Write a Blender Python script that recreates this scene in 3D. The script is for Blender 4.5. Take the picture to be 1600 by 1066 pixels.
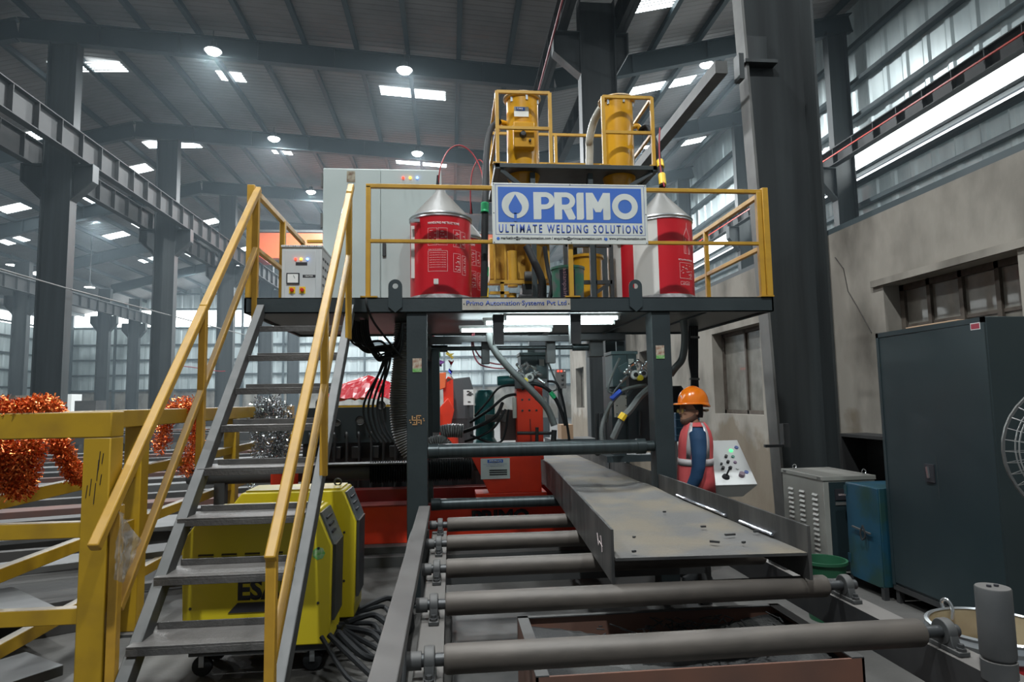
import bpy, bmesh, math, random
from mathutils import Vector, Matrix
random.seed(7)
S = bpy.context.scene
for o in list(bpy.data.objects): bpy.data.objects.remove(o)
COL = S.collection
PI = math.pi
# ---------------------------------------------------------------- camera, world, lights, exposure
YAW, PITCH, ROLL, EYE, FPX = math.radians(5.6), math.radians(5.3), math.radians(1.0), 1.65, 1000.0
fwd = Vector((math.sin(YAW)*math.cos(PITCH), math.cos(YAW)*math.cos(PITCH), math.sin(PITCH)))
rgt = Vector((math.cos(YAW), -math.sin(YAW), 0)); upv = rgt.cross(fwd)
cr = rgt*math.cos(ROLL) - upv*math.sin(ROLL); cu = rgt*math.sin(ROLL) + upv*math.cos(ROLL)
cd = bpy.data.cameras.new('camera'); cam = bpy.data.objects.new('camera', cd); COL.objects.link(cam)
cd.sensor_width = 36; cd.lens = 36*FPX/1600; cd.clip_end = 300; cd.clip_start = .05
m = Matrix((cr, cu, -fwd)).transposed().to_4x4(); m.translation = Vector((0, 0, EYE)); cam.matrix_world = m
S.camera = cam
S.view_settings.view_transform = 'Standard'; S.view_settings.look = 'None'
S.view_settings.gamma = 1; S.view_settings.use_curve_mapping = False
S.view_settings.exposure = 0.0
W = bpy.data.worlds.new('world'); S.world = W; W.use_nodes = True
W.node_tree.nodes['Background'].inputs[0].default_value = (.78, .9, 1, 1)
W.node_tree.nodes['Background'].inputs[1].default_value = .2
S.cycles.use_denoising = True
S.cycles.max_bounces = 6; S.cycles.diffuse_bounces = 3; S.cycles.glossy_bounces = 3
S.cycles.transmission_bounces = 4; S.cycles.transparent_max_bounces = 6
S.cycles.sample_clamp_indirect = 4

def lamp(name, loc, energy, size, color=(1, 1, 1), target=None):
    d = bpy.data.lights.new(name, 'AREA'); d.shape = 'DISK'; d.size = size; d.energy = energy; d.color = color
    o = bpy.data.objects.new(name, d); COL.objects.link(o); o.location = loc
    return o
# high bay lamps of the hall over and behind the camera's place (the same lamps as those in view)
for i, (x, y) in enumerate(((-1.4, 5.5), (-1.4, -2.0), (-7.5, 5.5), (-7.5, 13.0), (3.0, -2.0), (8.5, 5.5))):
    lamp('high_bay_light', (x, y, 12.4), (800, 1250, 400, 400, 500, 400)[i], .5, (.93, .98, 1))

# ---------------------------------------------------------------- pixel of the photograph -> place in the hall
def ray(px, py): return (cr*((px-800)/FPX) - cu*((py-533)/FPX) + fwd)
def P(px, py, Y): d = ray(px, py); return Vector((0, 0, EYE)) + d*(Y/d.y)
def PX(px, py, X): d = ray(px, py); return Vector((0, 0, EYE)) + d*(X/d.x)
def PZ(px, py, Z): d = ray(px, py); return Vector((0, 0, EYE)) + d*((Z-EYE)/d.z)

# ---------------------------------------------------------------- materials
MATS = {}
def mat(name, c, rough=.6, metal=0, c2=None, ns=4, detail=4, lo=.35, hi=.65, bump=0, bs=None, emit=0, spec=.5, stretch=(1, 1, 1), dust=0, coat=0, alpha=1):
    if name in MATS: return MATS[name]
    M = bpy.data.materials.new(name); M.use_nodes = True; nt = M.node_tree; N = nt.nodes; L = nt.links
    b = N['Principled BSDF']
    b.inputs['Base Color'].default_value = (*c, 1); b.inputs['Roughness'].default_value = rough; b.inputs['Metallic'].default_value = metal
    b.inputs['Specular IOR Level'].default_value = spec; b.inputs['Coat Weight'].default_value = coat; b.inputs['Alpha'].default_value = alpha
    tc = N.new('ShaderNodeTexCoord'); mp = N.new('ShaderNodeMapping'); L.new(tc.outputs['Object'], mp.inputs[0]); mp.inputs['Scale'].default_value = stretch
    out = None
    if c2:
        n = N.new('ShaderNodeTexNoise'); n.inputs['Scale'].default_value = ns; n.inputs['Detail'].default_value = detail; L.new(mp.outputs[0], n.inputs[0])
        r = N.new('ShaderNodeValToRGB'); r.color_ramp.elements[0].position = lo; r.color_ramp.elements[1].position = hi
        r.color_ramp.elements[0].color = (*c, 1); r.color_ramp.elements[1].color = (*c2, 1)
        L.new(n.outputs[0], r.inputs[0]); out = r.outputs[0]
    if dust:   # settled grey flux dust on upward faces
        g = N.new('ShaderNodeNewGeometry'); sx = N.new('ShaderNodeSeparateXYZ'); L.new(g.outputs['Normal'], sx.inputs[0])
        mr = N.new('ShaderNodeMapRange'); mr.inputs[1].default_value = .2; mr.inputs[2].default_value = .9; mr.inputs[4].default_value = dust
        L.new(sx.outputs[2], mr.inputs[0]); mx = N.new('ShaderNodeMix'); mx.data_type = 'RGBA'
        L.new(mr.outputs[0], mx.inputs[0]); mx.inputs[6].default_value = (*c, 1); mx.inputs[7].default_value = (.14, .13, .12, 1)
        if out: L.new(out, mx.inputs[6])
        out = mx.outputs[2]
    if out: L.new(out, b.inputs['Base Color'])
    if bump:
        n2 = N.new('ShaderNodeTexNoise'); n2.inputs['Scale'].default_value = bs or ns*3; n2.inputs['Detail'].default_value = 5; L.new(mp.outputs[0], n2.inputs[0])
        bp = N.new('ShaderNodeBump'); bp.inputs['Strength'].default_value = bump; bp.inputs['Distance'].default_value = .02
        L.new(n2.outputs[0], bp.inputs['Height']); L.new(bp.outputs[0], b.inputs['Normal'])
    if emit:
        b.inputs['Emission Color'].default_value = (*c, 1); b.inputs['Emission Strength'].default_value = emit
    MATS[name] = M; return M
def glass_mat(name, c, rough=.1, alpha=.35):
    return mat(name, c, rough, alpha=alpha, coat=.5)

charcoal = mat('charcoal_paint', (.020, .029, .032), .5, c2=(.028, .039, .042), ns=3, bump=.05, bs=40, dust=.5)
charcoal_clean = mat('charcoal_paint_clean', (.028, .04, .044), .45, c2=(.034, .047, .051), ns=2)
slate = mat('slate_cabinet_paint', (.018, .03, .034), .35, c2=(.022, .035, .039), ns=2.5)
column_paint = mat('column_primer', (.015, .018, .019), .5, c2=(.034, .04, .041), ns=2.2, lo=.35, hi=.7, stretch=(2, 2, .12), bump=.05, bs=20)
column_edge = mat('grey_and_lit_flange', (.12, .12, .113), .6, c2=(.085, .085, .08), ns=3)  # plain grey of small fittings; also paints light onto one column flange
rafter_paint = mat('rafter_paint', (.02, .034, .04), .6, c2=(.028, .043, .05), ns=1)
black = mat('black_rubber', (.012, .013, .014), .68, spec=.3)
black_paint = mat('black_paint', (.02, .022, .024), .5, c2=(.035, .036, .036), ns=6, dust=.3)
grey_hose = mat('grey_hose', (.14, .15, .145), .5)
yellow = mat('yellow_rail_paint', (.52, .285, .028), .42, c2=(.4, .215, .025), ns=7, lo=.45, hi=.75, dust=.35, spec=.5)
yellow_guard = mat('yellow_guard_paint', (.42, .25, .012), .42, c2=(.3, .175, .015), ns=5, lo=.5, hi=.8, dust=.75, bump=.03)
yellow_hopper = mat('yellow_hopper_paint', (.62, .31, .008), .28, c2=(.5, .24, .01), ns=3, coat=.3)
yellow_machine = mat('welder_yellow', (.62, .5, .015), .35, c2=(.55, .43, .02), ns=2, dust=.15)
white_enamel = mat('pale_cabinet_enamel', (.43, .48, .46), .45, c2=(.39, .44, .42), ns=2, bump=.02)
light_box = mat('light_grey_box', (.55, .57, .57), .45, c2=(.48, .5, .5), ns=3)
beige_box = mat('stabiliser_beige', (.3, .3, .27), .5, c2=(.25, .25, .225), ns=3, dust=.5)
red_paint = mat('machine_red', (.78, .045, .012), .38, c2=(.66, .035, .012), ns=3)
dark_red = mat('dusty_red', (.35, .02, .015), .5, c2=(.22, .02, .02), ns=4, dust=.3)
drum_red = mat('drum_red', (.52, .012, .02), .3, c2=(.46, .01, .02), ns=2)
drum_white = mat('drum_white', (.62, .6, .56), .4)
drum_wrap = mat('clear_film', (.34, .3, .3), .25, c2=(.5, .5, .5), ns=14, bump=.6, bs=18)
zinc = mat('galvanised_rim', (.45, .47, .48), .3, metal=.8)
cone_mat = mat('cone_plastic', (.17, .166, .155), .48, c2=(.22, .215, .2), ns=2, bump=.25, bs=9)
steel = mat('dusty_roller_steel', (.11, .094, .08), .55, metal=.3, c2=(.07, .061, .053), ns=3, lo=.35, hi=.7, stretch=(1.5, 4, 4), bump=.04, dust=.2)
frame_steel = mat('frame_steel', (.07, .072, .072), .6, metal=.3, c2=(.06, .062, .062), ns=4, dust=.4)
beam_steel = mat('beam_plate_steel', (.105, .102, .098), .5, metal=.5, c2=(.05, .05, .05), ns=3.5, lo=.38, hi=.62, stretch=(1, 2.5, .5), bump=.04)
sandy = mat('beam_web_with_flux', (.105, .102, .097), .8, c2=(.145, .125, .095), ns=2.3, lo=.42, hi=.6, bump=.2, bs=45)
dark_steel = mat('dark_steel', (.045, .048, .05), .45, metal=.5, c2=(.07, .07, .07), ns=5)
shaft_steel = mat('cylinder_steel', (.05, .064, .066), .36, metal=.45, c2=(.035, .045, .047), ns=5, stretch=(5, .3, .3))
tread_mat = mat('checker_plate', (.075, .072, .07), .5, metal=.4, c2=(.12, .115, .11), ns=5, bump=.25, bs=55, dust=.6)
stringer_mat = mat('stair_stringer', (.1, .1, .098), .5, metal=.3, c2=(.07, .072, .07), ns=5)
chrome = mat('bright_metal', (.6, .62, .62), .25, metal=.9)
white = mat('white_paint', (.75, .76, .74), .4)
sign_white = mat('sign_white', (.66, .68, .64), .45, c2=(.56, .58, .54), ns=5, lo=.45, hi=.8)
sign_blue = mat('sign_blue', (.045, .14, .52), .45, c2=(.06, .16, .5), ns=4)
ink_black = mat('ink_black', (.02, .02, .025), .6)
ink_blue = mat('ink_blue', (.04, .09, .36), .6)
ink_white = mat('ink_white', (.72, .6, .58), .5)
teal = mat('teal_motor', (.02, .17, .17), .35, c2=(.022, .14, .145), ns=3)
blue_box = mat('worn_blue_paint', (.007, .05, .085), .5, c2=(.013, .045, .04), ns=3.2, detail=9, lo=.42, hi=.58, bump=.08)
green = mat('green_plastic', (.012, .075, .035), .5)
green_tape = mat('green_tape', (.02, .42, .16), .4)
yellow_tape = mat('yellow_tape', (.75, .5, .02), .4)
blue_tape = mat('blue_tape', (.05, .12, .6), .4)
red_wire = mat('red_cable', (.28, .008, .015), .5)
silver_tinsel = mat('silver_tinsel', (.75, .77, .78), .15, metal=1)
orange_tinsel = mat('orange_tinsel', (1, .3, .08), .28, metal=.75, c2=(.5, .07, .015), ns=70, lo=.45, hi=.55)  # bright and dark orange flecks put the sparkle into the colour
orange_light = mat('orange_machine', (.8, .16, .05), .4)
wood = mat('timber', (.17, .14, .11), .8, c2=(.1, .085, .07), ns=6, stretch=(1, 6, 6), bump=.3)
cardboard = mat('cardboard', (.35, .23, .14), .8)
rust = mat('rusty_plate', (.16, .075, .05), .7, c2=(.11, .06, .045), ns=3, lo=.4, hi=.7)
plastic_film = mat('plastic_film', (.5, .5, .5), .12, alpha=.45, bump=1, bs=14, coat=1)
paint_green = mat('mottled_green', (.06, .24, .16), .5, c2=(.17, .2, .19), ns=7, lo=.48, hi=.6)
glow_red = mat('red_pilot_light', (1, .04, .02), emit=4); glow_amber = mat('amber_pilot_light', (1, .4, .03), emit=5); glow_blue = mat('blue_pilot_light', (.15, .3, 1), emit=5)
glow_green = mat('green_pilot_light', (.1, .9, .3), emit=1.2)
skylight_mat = mat('skylight_sheet', (.86, .97, 1), emit=9)
stripwin_mat = mat('daylight_strip_sheet', (.94, 1, 1), emit=5.5)
lamp_mat = mat('lamp_lens', (.95, 1, 1), emit=30)
tube_mat = mat('lit_tube', (.82, .97, 1), emit=26)

# ---------------------------------------------------------------- mesh helpers
class MB:
    def __init__(s): s.v = []; s.f = []
    def add(s, vs, fs):
        o = len(s.v); s.v += [Vector(v) for v in vs]; s.f += [tuple(i+o for i in f) for f in fs]; return s
    def box(s, x0, x1, y0, y1, z0, z1):
        return s.add([(x, y, z) for x in (x0, x1) for y in (y0, y1) for z in (z0, z1)],
                     [(0, 1, 3, 2), (4, 6, 7, 5), (0, 4, 5, 1), (2, 3, 7, 6), (0, 2, 6, 4), (1, 5, 7, 3)])
    def bar(s, p, q, w, h, up=(0, 0, 1)):
        p, q = Vector(p), Vector(q); d = (q-p).normalized(); u = Vector(up)
        if abs(d.dot(u)) > .98: u = Vector((0, 1, 0))
        r = d.cross(u).normalized(); u = r.cross(d)
        vs = [c + r*(a*w/2) + u*(b*h/2) for c in (p, q) for a, b in ((-1, -1), (1, -1), (1, 1), (-1, 1))]
        return s.add(vs, [(3, 2, 1, 0), (4, 5, 6, 7), (0, 1, 5, 4), (1, 2, 6, 5), (2, 3, 7, 6), (3, 0, 4, 7)])
    def tube(s, pts, r, n=10, cap=True):
        pts = [Vector(p) for p in pts]; k = len(pts); rs = r if isinstance(r, (list, tuple)) else [r]*k
        t0 = (pts[1]-pts[0]).normalized(); u = t0.orthogonal().normalized(); o = len(s.v)
        for i, p in enumerate(pts):
            t = (pts[min(i+1, k-1)] - pts[max(i-1, 0)]).normalized()
            u = (u - t*u.dot(t)).normalized(); w = t.cross(u)
            for j in range(n):
                a = 2*PI*j/n; s.v.append(p + (u*math.cos(a) + w*math.sin(a))*rs[i])
        for i in range(k-1):
            for j in range(n):
                a, b = o+i*n+j, o+i*n+(j+1) % n; s.f.append((a, b, b+n, a+n))
        if cap: s.f.append(tuple(o+j for j in reversed(range(n)))); s.f.append(tuple(o+(k-1)*n+j for j in range(n)))
        return s
    def lathe(s, prof, c=(0, 0, 0), n=24, a0=0, a1=2*PI, axis='Z'):
        full = abs(a1-a0-2*PI) < 1e-6; m_ = n if full else n+1; o = len(s.v); c = Vector(c)
        for r, z in prof:
            for j in range(m_):
                a = a0 + (a1-a0)*j/n; x, y = r*math.cos(a), r*math.sin(a)
                v = (x, y, z) if axis == 'Z' else ((z, x, y) if axis == 'X' else (x, z, y))
                s.v.append(c+Vector(v))
        for i in range(len(prof)-1):
            for j in range(n):
                a, b = o+i*m_+j, o+i*m_+(j+1) % m_; s.f.append((a, b, b+m_, a+m_))
        return s
    def prism(s, poly, axis, a, b):
        k = len(poly); f = {'X': lambda u, v, t: (t, u, v), 'Y': lambda u, v, t: (u, t, v), 'Z': lambda u, v, t: (u, v, t)}[axis]
        return s.add([f(u, v, a) for u, v in poly] + [f(u, v, b) for u, v in poly],
                     [tuple(range(k)), tuple(reversed(range(k, 2*k)))] + [(i, i+k, (i+1) % k+k, (i+1) % k) for i in range(k)])
    def sphere(s, c, r, n=12, m_=8, sc=(1, 1, 1)):
        o = len(s.v); c = Vector(c)
        for i in range(m_+1):
            t = PI*i/m_
            for j in range(n):
                a = 2*PI*j/n; s.v.append(c+Vector((r*sc[0]*math.sin(t)*math.cos(a), r*sc[1]*math.sin(t)*math.sin(a), r*sc[2]*math.cos(t))))
        for i in range(m_):
            for j in range(n):
                a, b = o+i*n+j, o+i*n+(j+1) % n; s.f.append((a, a+n, b+n, b))
        return s
    def loft(s, rings, n=16):      # rings of (centre, rx, ry, rot) ; ry is the depth; lies in the XY plane unless given axes
        o = len(s.v)
        for c, rx, ry, ax, ay in rings:
            c, ax, ay = Vector(c), Vector(ax), Vector(ay)
            for j in range(n):
                a = 2*PI*j/n; s.v.append(c + ax*(rx*math.cos(a)) + ay*(ry*math.sin(a)))
        for i in range(len(rings)-1):
            for j in range(n):
                a, b = o+i*n+j, o+i*n+(j+1) % n; s.f.append((a, b, b+n, a+n))
        s.f.append(tuple(o+j for j in reversed(range(n)))); s.f.append(tuple(o+(len(rings)-1)*n+j for j in range(n)))
        return s
    def build(s, name, m_, parent=None, bevel=0, smooth=True, base=None):
        me = bpy.data.meshes.new(name); vs = s.v
        xs = [v.x for v in vs]; ys = [v.y for v in vs]; zs = [v.z for v in vs]
        b = Vector(base) if base else Vector(((min(xs)+max(xs))/2, (min(ys)+max(ys))/2, min(zs)))
        me.from_pydata([v-b for v in vs], [], s.f)
        bm = bmesh.new(); bm.from_mesh(me); bmesh.ops.recalc_face_normals(bm, faces=bm.faces); bm.to_mesh(me); bm.free()
        if smooth:
            me.shade_smooth(); me.set_sharp_from_angle(angle=math.radians(38))
        for q in (m_ if isinstance(m_, (list, tuple)) else [m_]): me.materials.append(q)
        o = bpy.data.objects.new(name, me); COL.objects.link(o); o.location = b
        if parent: o.parent = parent; o.location = b - wloc(parent)
        if bevel:
            md = o.modifiers.new('bevel', 'BEVEL'); md.width = bevel; md.segments = 2; md.limit_method = 'ANGLE'
        return o
def wloc(o):
    l = Vector(o.location)
    while o.parent: o = o.parent; l += o.location
    return l
def B(*a): return MB().box(*a)
def tag(o, label=None, cat=None, group=None, kind=None):
    if label: o['label'] = label
    if cat: o['category'] = cat
    if group: o['group'] = group
    if kind: o['kind'] = kind
    return o
def T(name, label, cat, loc=(0, 0, 0), group=None):
    o = bpy.data.objects.new(name, None); COL.objects.link(o); o.location = loc; o.empty_display_size = .1
    return tag(o, label, cat, group)
def ST(o): o['kind'] = 'structure'; return o
def copy_tree(o, dx=(0, 0, 0), parent=None, label=None, scale=None):
    c = o.copy(); COL.objects.link(c)
    if parent: c.parent = parent
    else:
        c.location = Vector(o.location)+Vector(dx)
    if label: c['label'] = label
    for ch in o.children: copy_tree(ch, parent=c)
    return c
def smoothpath(pts, k=6):
    pts = [Vector(p) for p in pts]; out = []
    for i in range(len(pts)-1):
        p0, p1, p2, p3 = pts[max(i-1, 0)], pts[i], pts[i+1], pts[min(i+2, len(pts)-1)]
        for j in range(k):
            t = j/k; out.append(.5*((2*p1)+(p2-p0)*t+(2*p0-5*p1+4*p2-p3)*t*t+(3*p1-p0-3*p2+p3)*t**3))
    out.append(pts[-1]); return out
def hose(pts, r, n=8, k=6): return MB().tube(smoothpath(pts, k), r, n)
def text(s, w, h, m_, parent, x, y, z, name='lettering', rotz=0, bold=0, sp=1, vert=False, centre=False, th=.0012):
    """letters standing upright, facing -Y (turned by rotz), fitted to width w and cap height h; x,y,z is lower left"""
    cu_ = bpy.data.curves.new(name, 'FONT'); cu_.body = s; cu_.size = 1; cu_.extrude = 0; cu_.offset = bold; cu_.resolution_u = 3; cu_.space_character = sp
    t = bpy.data.objects.new(name, cu_); COL.objects.link(t); bpy.context.view_layer.update()
    me = bpy.data.meshes.new_from_object(t.evaluated_get(bpy.context.evaluated_depsgraph_get())); bpy.data.objects.remove(t); bpy.data.curves.remove(cu_)
    xs = [v.co.x for v in me.vertices]; ys = [v.co.y for v in me.vertices]
    if not xs: return None
    x0, x1, y0, y1 = min(xs), max(xs), min(ys), max(ys)
    R_ = Matrix.Rotation(rotz, 3, 'Z')
    for v in me.vertices:
        u = (v.co.x-x0)/(x1-x0)*w; t_ = (v.co.y-y0)/(y1-y0)*h
        if centre: u -= w/2
        p = Vector((t_, 0, -u)) if vert else Vector((u, 0, t_))
        v.co = R_ @ p
    me.materials.clear(); me.materials.append(m_)
    o = bpy.data.objects.new(name, me); COL.objects.link(o); o.parent = parent; o.location = Vector((x, y, z)) - (wloc(parent) if parent else Vector())
    md = o.modifiers.new('thickness', 'SOLIDIFY'); md.thickness = th; md.offset = 0
    return o
# ================================================================ THE HALL
concrete_floor = mat('concrete_floor', (.05, .048, .045), .8, c2=(.095, .09, .083), ns=1.6, detail=8, lo=.35, hi=.7, bump=.15, bs=25)
concrete = mat('stained_concrete', (.285, .262, .225), .9, c2=(.105, .094, .078), ns=1.7, detail=14, lo=.4, hi=.7, bump=.25, bs=9, stretch=(1, 1, .55))
deck_mat = mat('roof_sheet', (.24, .22, .215), .6, c2=(.14, .13, .127), ns=.35, detail=7, lo=.35, hi=.7, metal=.15)
sheet_mat = mat('wall_sheet', (.64, .72, .72), .4, c2=(.46, .53, .54), ns=.5, detail=4, metal=.2, stretch=(3, 3, .6))
girt_mat = mat('girt_steel', (.05, .068, .075), .6)
_n = concrete.node_tree; _N, _L = _n.nodes, _n.links; _b = _N['Principled BSDF']; _src = _b.inputs['Base Color'].links[0].from_socket
_g = _N.new('ShaderNodeNewGeometry'); _s = _N.new('ShaderNodeSeparateXYZ'); _L.new(_g.outputs['Position'], _s.inputs[0])   # rising damp: stain with a ragged upper edge
_nz = _N.new('ShaderNodeTexNoise'); _nz.inputs['Scale'].default_value = 1.6; _nz.inputs['Detail'].default_value = 9; _L.new(_g.outputs['Position'], _nz.inputs[0])
_a = _N.new('ShaderNodeMath'); _a.operation = 'MULTIPLY_ADD'; _a.inputs[1].default_value = 2.2; _L.new(_nz.outputs[0], _a.inputs[0]); _m1 = _N.new('ShaderNodeMath'); _m1.operation = 'MULTIPLY'; _m1.inputs[1].default_value = -1; _L.new(_s.outputs[2], _m1.inputs[0]); _L.new(_m1.outputs[0], _a.inputs[2])
_mr = _N.new('ShaderNodeMapRange'); _mr.inputs[1].default_value = -.15; _mr.inputs[2].default_value = .1; _mr.inputs[4].default_value = .75; _L.new(_a.outputs[0], _mr.inputs[0])
_mx = _N.new('ShaderNodeMix'); _mx.data_type = 'RGBA'; _L.new(_mr.outputs[0], _mx.inputs[0]); _L.new(_src, _mx.inputs[6]); _mx.inputs[7].default_value = (.15, .115, .075, 1); _L.new(_mx.outputs[2], _b.inputs['Base Color'])
def zroof(x):
    if x < -13.4: return 14.12+.25*(x+13.4)
    if x < 3.6: return 14.03-.066*(x+12)
    return 13.0+.23*(x-3.6)
fl = MB(); fl.add([(-34, -7, 0), (15, -7, 0), (15, 58, 0), (-34, 58, 0)], [(0, 1, 2, 3)]); ST(fl.build('floor', concrete_floor, base=(0, 0, 0)))
# ribbed roof sheets
def ribbed(name, quad, u, n, depth, m_, pitch=.33):
    """sheet spanned from quad=(origin, along, across); ribs run 'across', bulge along n"""
    o, al, ac = map(Vector, quad); L_ = al.length; k = int(L_/pitch); mb = MB(); d = al/L_; n = Vector(n)*depth
    vs = []
    for i in range(k+1):
        b = i*pitch
        for a, h in ((0, 0), (pitch*.62, 0), (pitch*.72, 1), (pitch*.9, 1)):
            p = o+d*min(b+a, L_)+n*h; vs += [p, p+ac]
    mb.v = vs; mb.f = [(2*i, 2*i+1, 2*i+3, 2*i+2) for i in range(len(vs)//2-1)]
    return mb.build(name, m_, smooth=False)
ceil_ = T('ceiling', None, None); ST(ceil_)
for x0, x1 in ((-34, -13.4), (-13.4, 3.6), (3.6, 14.6)):
    r = ribbed('roof_sheet', ((x0, -6, zroof(x0)+.001), (0, 64, 0), (x1-x0, 0, zroof(x1-.001)-zroof(x0+.001))), 0, (0, 0, 1), .014, deck_mat, .25)
    r.parent = ceil_
px_ = [-1.3+1.664*k for k in range(-20, 10)]
for x in px_:
    if abs(x-3.6) < .3: continue
    z = zroof(x); mb = MB(); mb.box(x-.06, x+.06, -6, 58, z-.22, z-.02); mb.box(x-.06, x+.09, -6, 58, z-.23, z-.215)
    mb.build('purlin', rafter_paint, ceil_)
# skylight sheets let into the roof, seen as bright ribbed panels
wn = 0
SK = []
for row, (ya, yb) in enumerate(((15.9, 16.6), (23.2, 23.95), (30.3, 31.1), (37.0, 37.8), (44.1, 44.9), (51.2, 52.0), (8.6, 9.3))):
    for xc in (-12.95, -1.3): SK.append((xc-1.22, xc+1.22, ya, yb))
    SK.append((-8.4, -7.5, ya, yb)); SK.append((7.1, 9.9, ya+.4, yb+.4) if row < 2 else (12.2, 13.5, ya+1, yb+1)); SK.append((5.4, 7.0, ya-5.6, yb-5.6)) if row == 1 else 0
for x, y in ((-15.6, 33), (-18.6, 35.4), (-22.2, 34.4), (-18.5, 40.4), (-20.6, 41.3), (-15.6, 42.6), (-18.5, 48.3), (-24.8, 38.6), (-21.3, 47.4), (-16.9, 28), (-17.5, 54), (-15.4, 50), (-21, 28.5), (-27, 45)):
    SK.append((x-.6, x+.6, y-.5, y+.5))
for x0, x1, ya, yb in SK:
    wn += 1; mb = MB(); k = max(4, int((yb-ya)/.15))
    for i in range(k):
        y = ya+i*(yb-ya)/k; w = (yb-ya)/k*.52
        mb.add([(x0, y, zroof(x0)-.012), (x1, y, zroof(x1)-.012), (x1, y+w, zroof(x1)-.012), (x0, y+w, zroof(x0)-.012)], [(0, 1, 2, 3)])
    ST(mb.build('window_%d' % wn, skylight_mat, smooth=False))
hz = MB().box(-33, 14.2, 9, 57.4, .1, 16)
HM = bpy.data.materials.new('haze'); HM.use_nodes = True; HM.node_tree.nodes.clear(); vo = HM.node_tree.nodes.new('ShaderNodeVolumePrincipled'); om = HM.node_tree.nodes.new('ShaderNodeOutputMaterial')
vo.inputs['Color'].default_value = (.72, .88, .98, 1); vo.inputs['Density'].default_value = .0026; vo.inputs['Anisotropy'].default_value = .3; HM.node_tree.links.new(vo.outputs[0], om.inputs[1])
hz = hz.build('welding_haze', HM, smooth=False); tag(hz, 'thin bluish welding haze hanging in the far hall', 'haze', kind='stuff')
# ---- rafters
def rafter(x0, x1, Y, label):
    r = MB(); h = .66
    a, b = Vector((x0, Y, zroof(x0+.01)-.26)), Vector((x1, Y, zroof(x1-.01)-.26))
    r.bar(a-Vector((0, 0, h/2)), b-Vector((0, 0, h/2)), .02, h); r.bar(a, b, .25, .03); r.bar(a-Vector((0, 0, h)), b-Vector((0, 0, h)), .25, .03)
    n = int((x1-x0)/2.4)
    for i in range(1, n):
        x = x0+(x1-x0)*i/n; z = zroof(x)-.26; r.box(x-.01, x+.01, Y-.12, Y+.12, z-h, z)
    tag(r.build('roof_rafter', rafter_paint), label, 'rafter', 'roof rafters of the hall')
ord_ = ['first', 'second', 'third', 'fourth', 'fifth']
for i, Y in enumerate((20.5, 28, 35.5, 43, 50.5)):
    rafter(-13.38, 3.6, Y, 'dark steel roof rafter of the middle nave, %s counted from the camera' % ord_[i])
    rafter(-25.4, -13.42, Y, 'dark steel rafter of the far nave beyond the crane columns, %s counted from the camera' % ord_[i])
    if i < 4: rafter(3.62, 14.4, Y, 'dark rafter rising to the tall sheeted side wall, %s counted from the camera' % ord_[i])
# ---- columns
def column(X0b, X0t, X1, Y, z1, label, brackets=(), fw=.36, zb=9.15, m_=None, fl=None):
    t = T('steel_column', label, 'column', ((X0b+X1)/2, Y, 0), 'steel columns of the hall')
    cm = m_ or column_paint
    MB().prism([(X0b, 0), (X1, 0), (X1, z1), (X0t, z1)], 'Y', Y-.012, Y+.012).build('web_plate', cm, t)
    MB().bar((X0b, Y, 0), (X0t, Y, z1), fl or fw, .03, (1, 0, 0)).build('flange', column_edge if fl else cm, t, smooth=False)  # the massive column's flange is coloured paler, as if lit
    MB().bar((X1, Y, 0), (X1, Y, z1), fw, .03, (1, 0, 0)).build('flange', cm, t, smooth=False)
    MB().box(X0b-.12, X1+.12, Y-.3, Y+.3, 0, .03).build('base_plate', cm, t)
    for sgn, L_ in brackets:
        x = X1 if sgn > 0 else X0t
        poly = [(x, zb), (x+sgn*L_, zb), (x+sgn*L_, zb-.55), (x, zb-1.15)]
        mb = MB().prism(poly, 'Y', Y-.012, Y+.012); mb.bar((x, Y, zb-.015), (x+sgn*L_, Y, zb-.015), .34, .03); mb.bar((x, Y, zb-1.15), (x+sgn*L_, Y, zb-.55), .34, .03)
        mb.bar((x+sgn*L_, Y, zb), (x+sgn*L_, Y, zb-.55), .34, .03, (1, 0, 0)); mb.build('crane_bracket', cm, t)
    return t
Ls = [20.5+7.5*k for k in range(5)]
for i, Y in enumerate(Ls):
    column(-12.38, -12.38, -11.55, Y, zroof(-12)-.95, 'tall dark crane column carrying the truss rail, %s one back along the left row' % ord_[i], ((1, .62), (-1, .62)))
for i, Y in enumerate((40, 49.1, 53.6)):
    column(-25.5, -25.5, -24.7, Y, zroof(-25)-.9, 'distant dark column in the outer left row, %s one back' % ord_[i], ((1, .5), (-1, .5)), zb=8.3)
bc_ = column(3.72, 3.34, 4.3, 7.05, 12.0, 'massive tapered dark steel column behind the right end of the platform', ((-1, .5), (1, .5)), fw=.5, zb=9.6, fl=.22)
B(3.55, 3.82, 6.98, 7.03, 5.66, 5.95).build('gusset_plate', column_paint, bc_, bevel=.005); B(3.50, 3.9, 6.9, 7.05, 5.58, 5.62).build('stiffener', column_paint, bc_); B(3.4, 3.46, 6.86, 7.0, 5.35, 5.66).build('end_cleat', column_paint, bc_)
column(3.42, 3.42, 4.32, 15.6, 12.0, 'dark steel column with bulky crane brackets rising behind the yellow hoppers', ((-1, .69), (1, .35)), fw=.4, zb=11.1)
column(3.5, 3.5, 4.3, 28.0, 12.0, 'dark column seen small between the tube lights and the far wall', (), fw=.4)
for i, Y in enumerate((20.5, 28, 35.5)):
    column(13.4, 13.4, 14.1, Y, zroof(14)-.9, 'dark wall column standing before the bright sheeting, %s one back along the right' % ord_[i], ((-1, .5),), fw=.3, zb=9.5)
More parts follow.
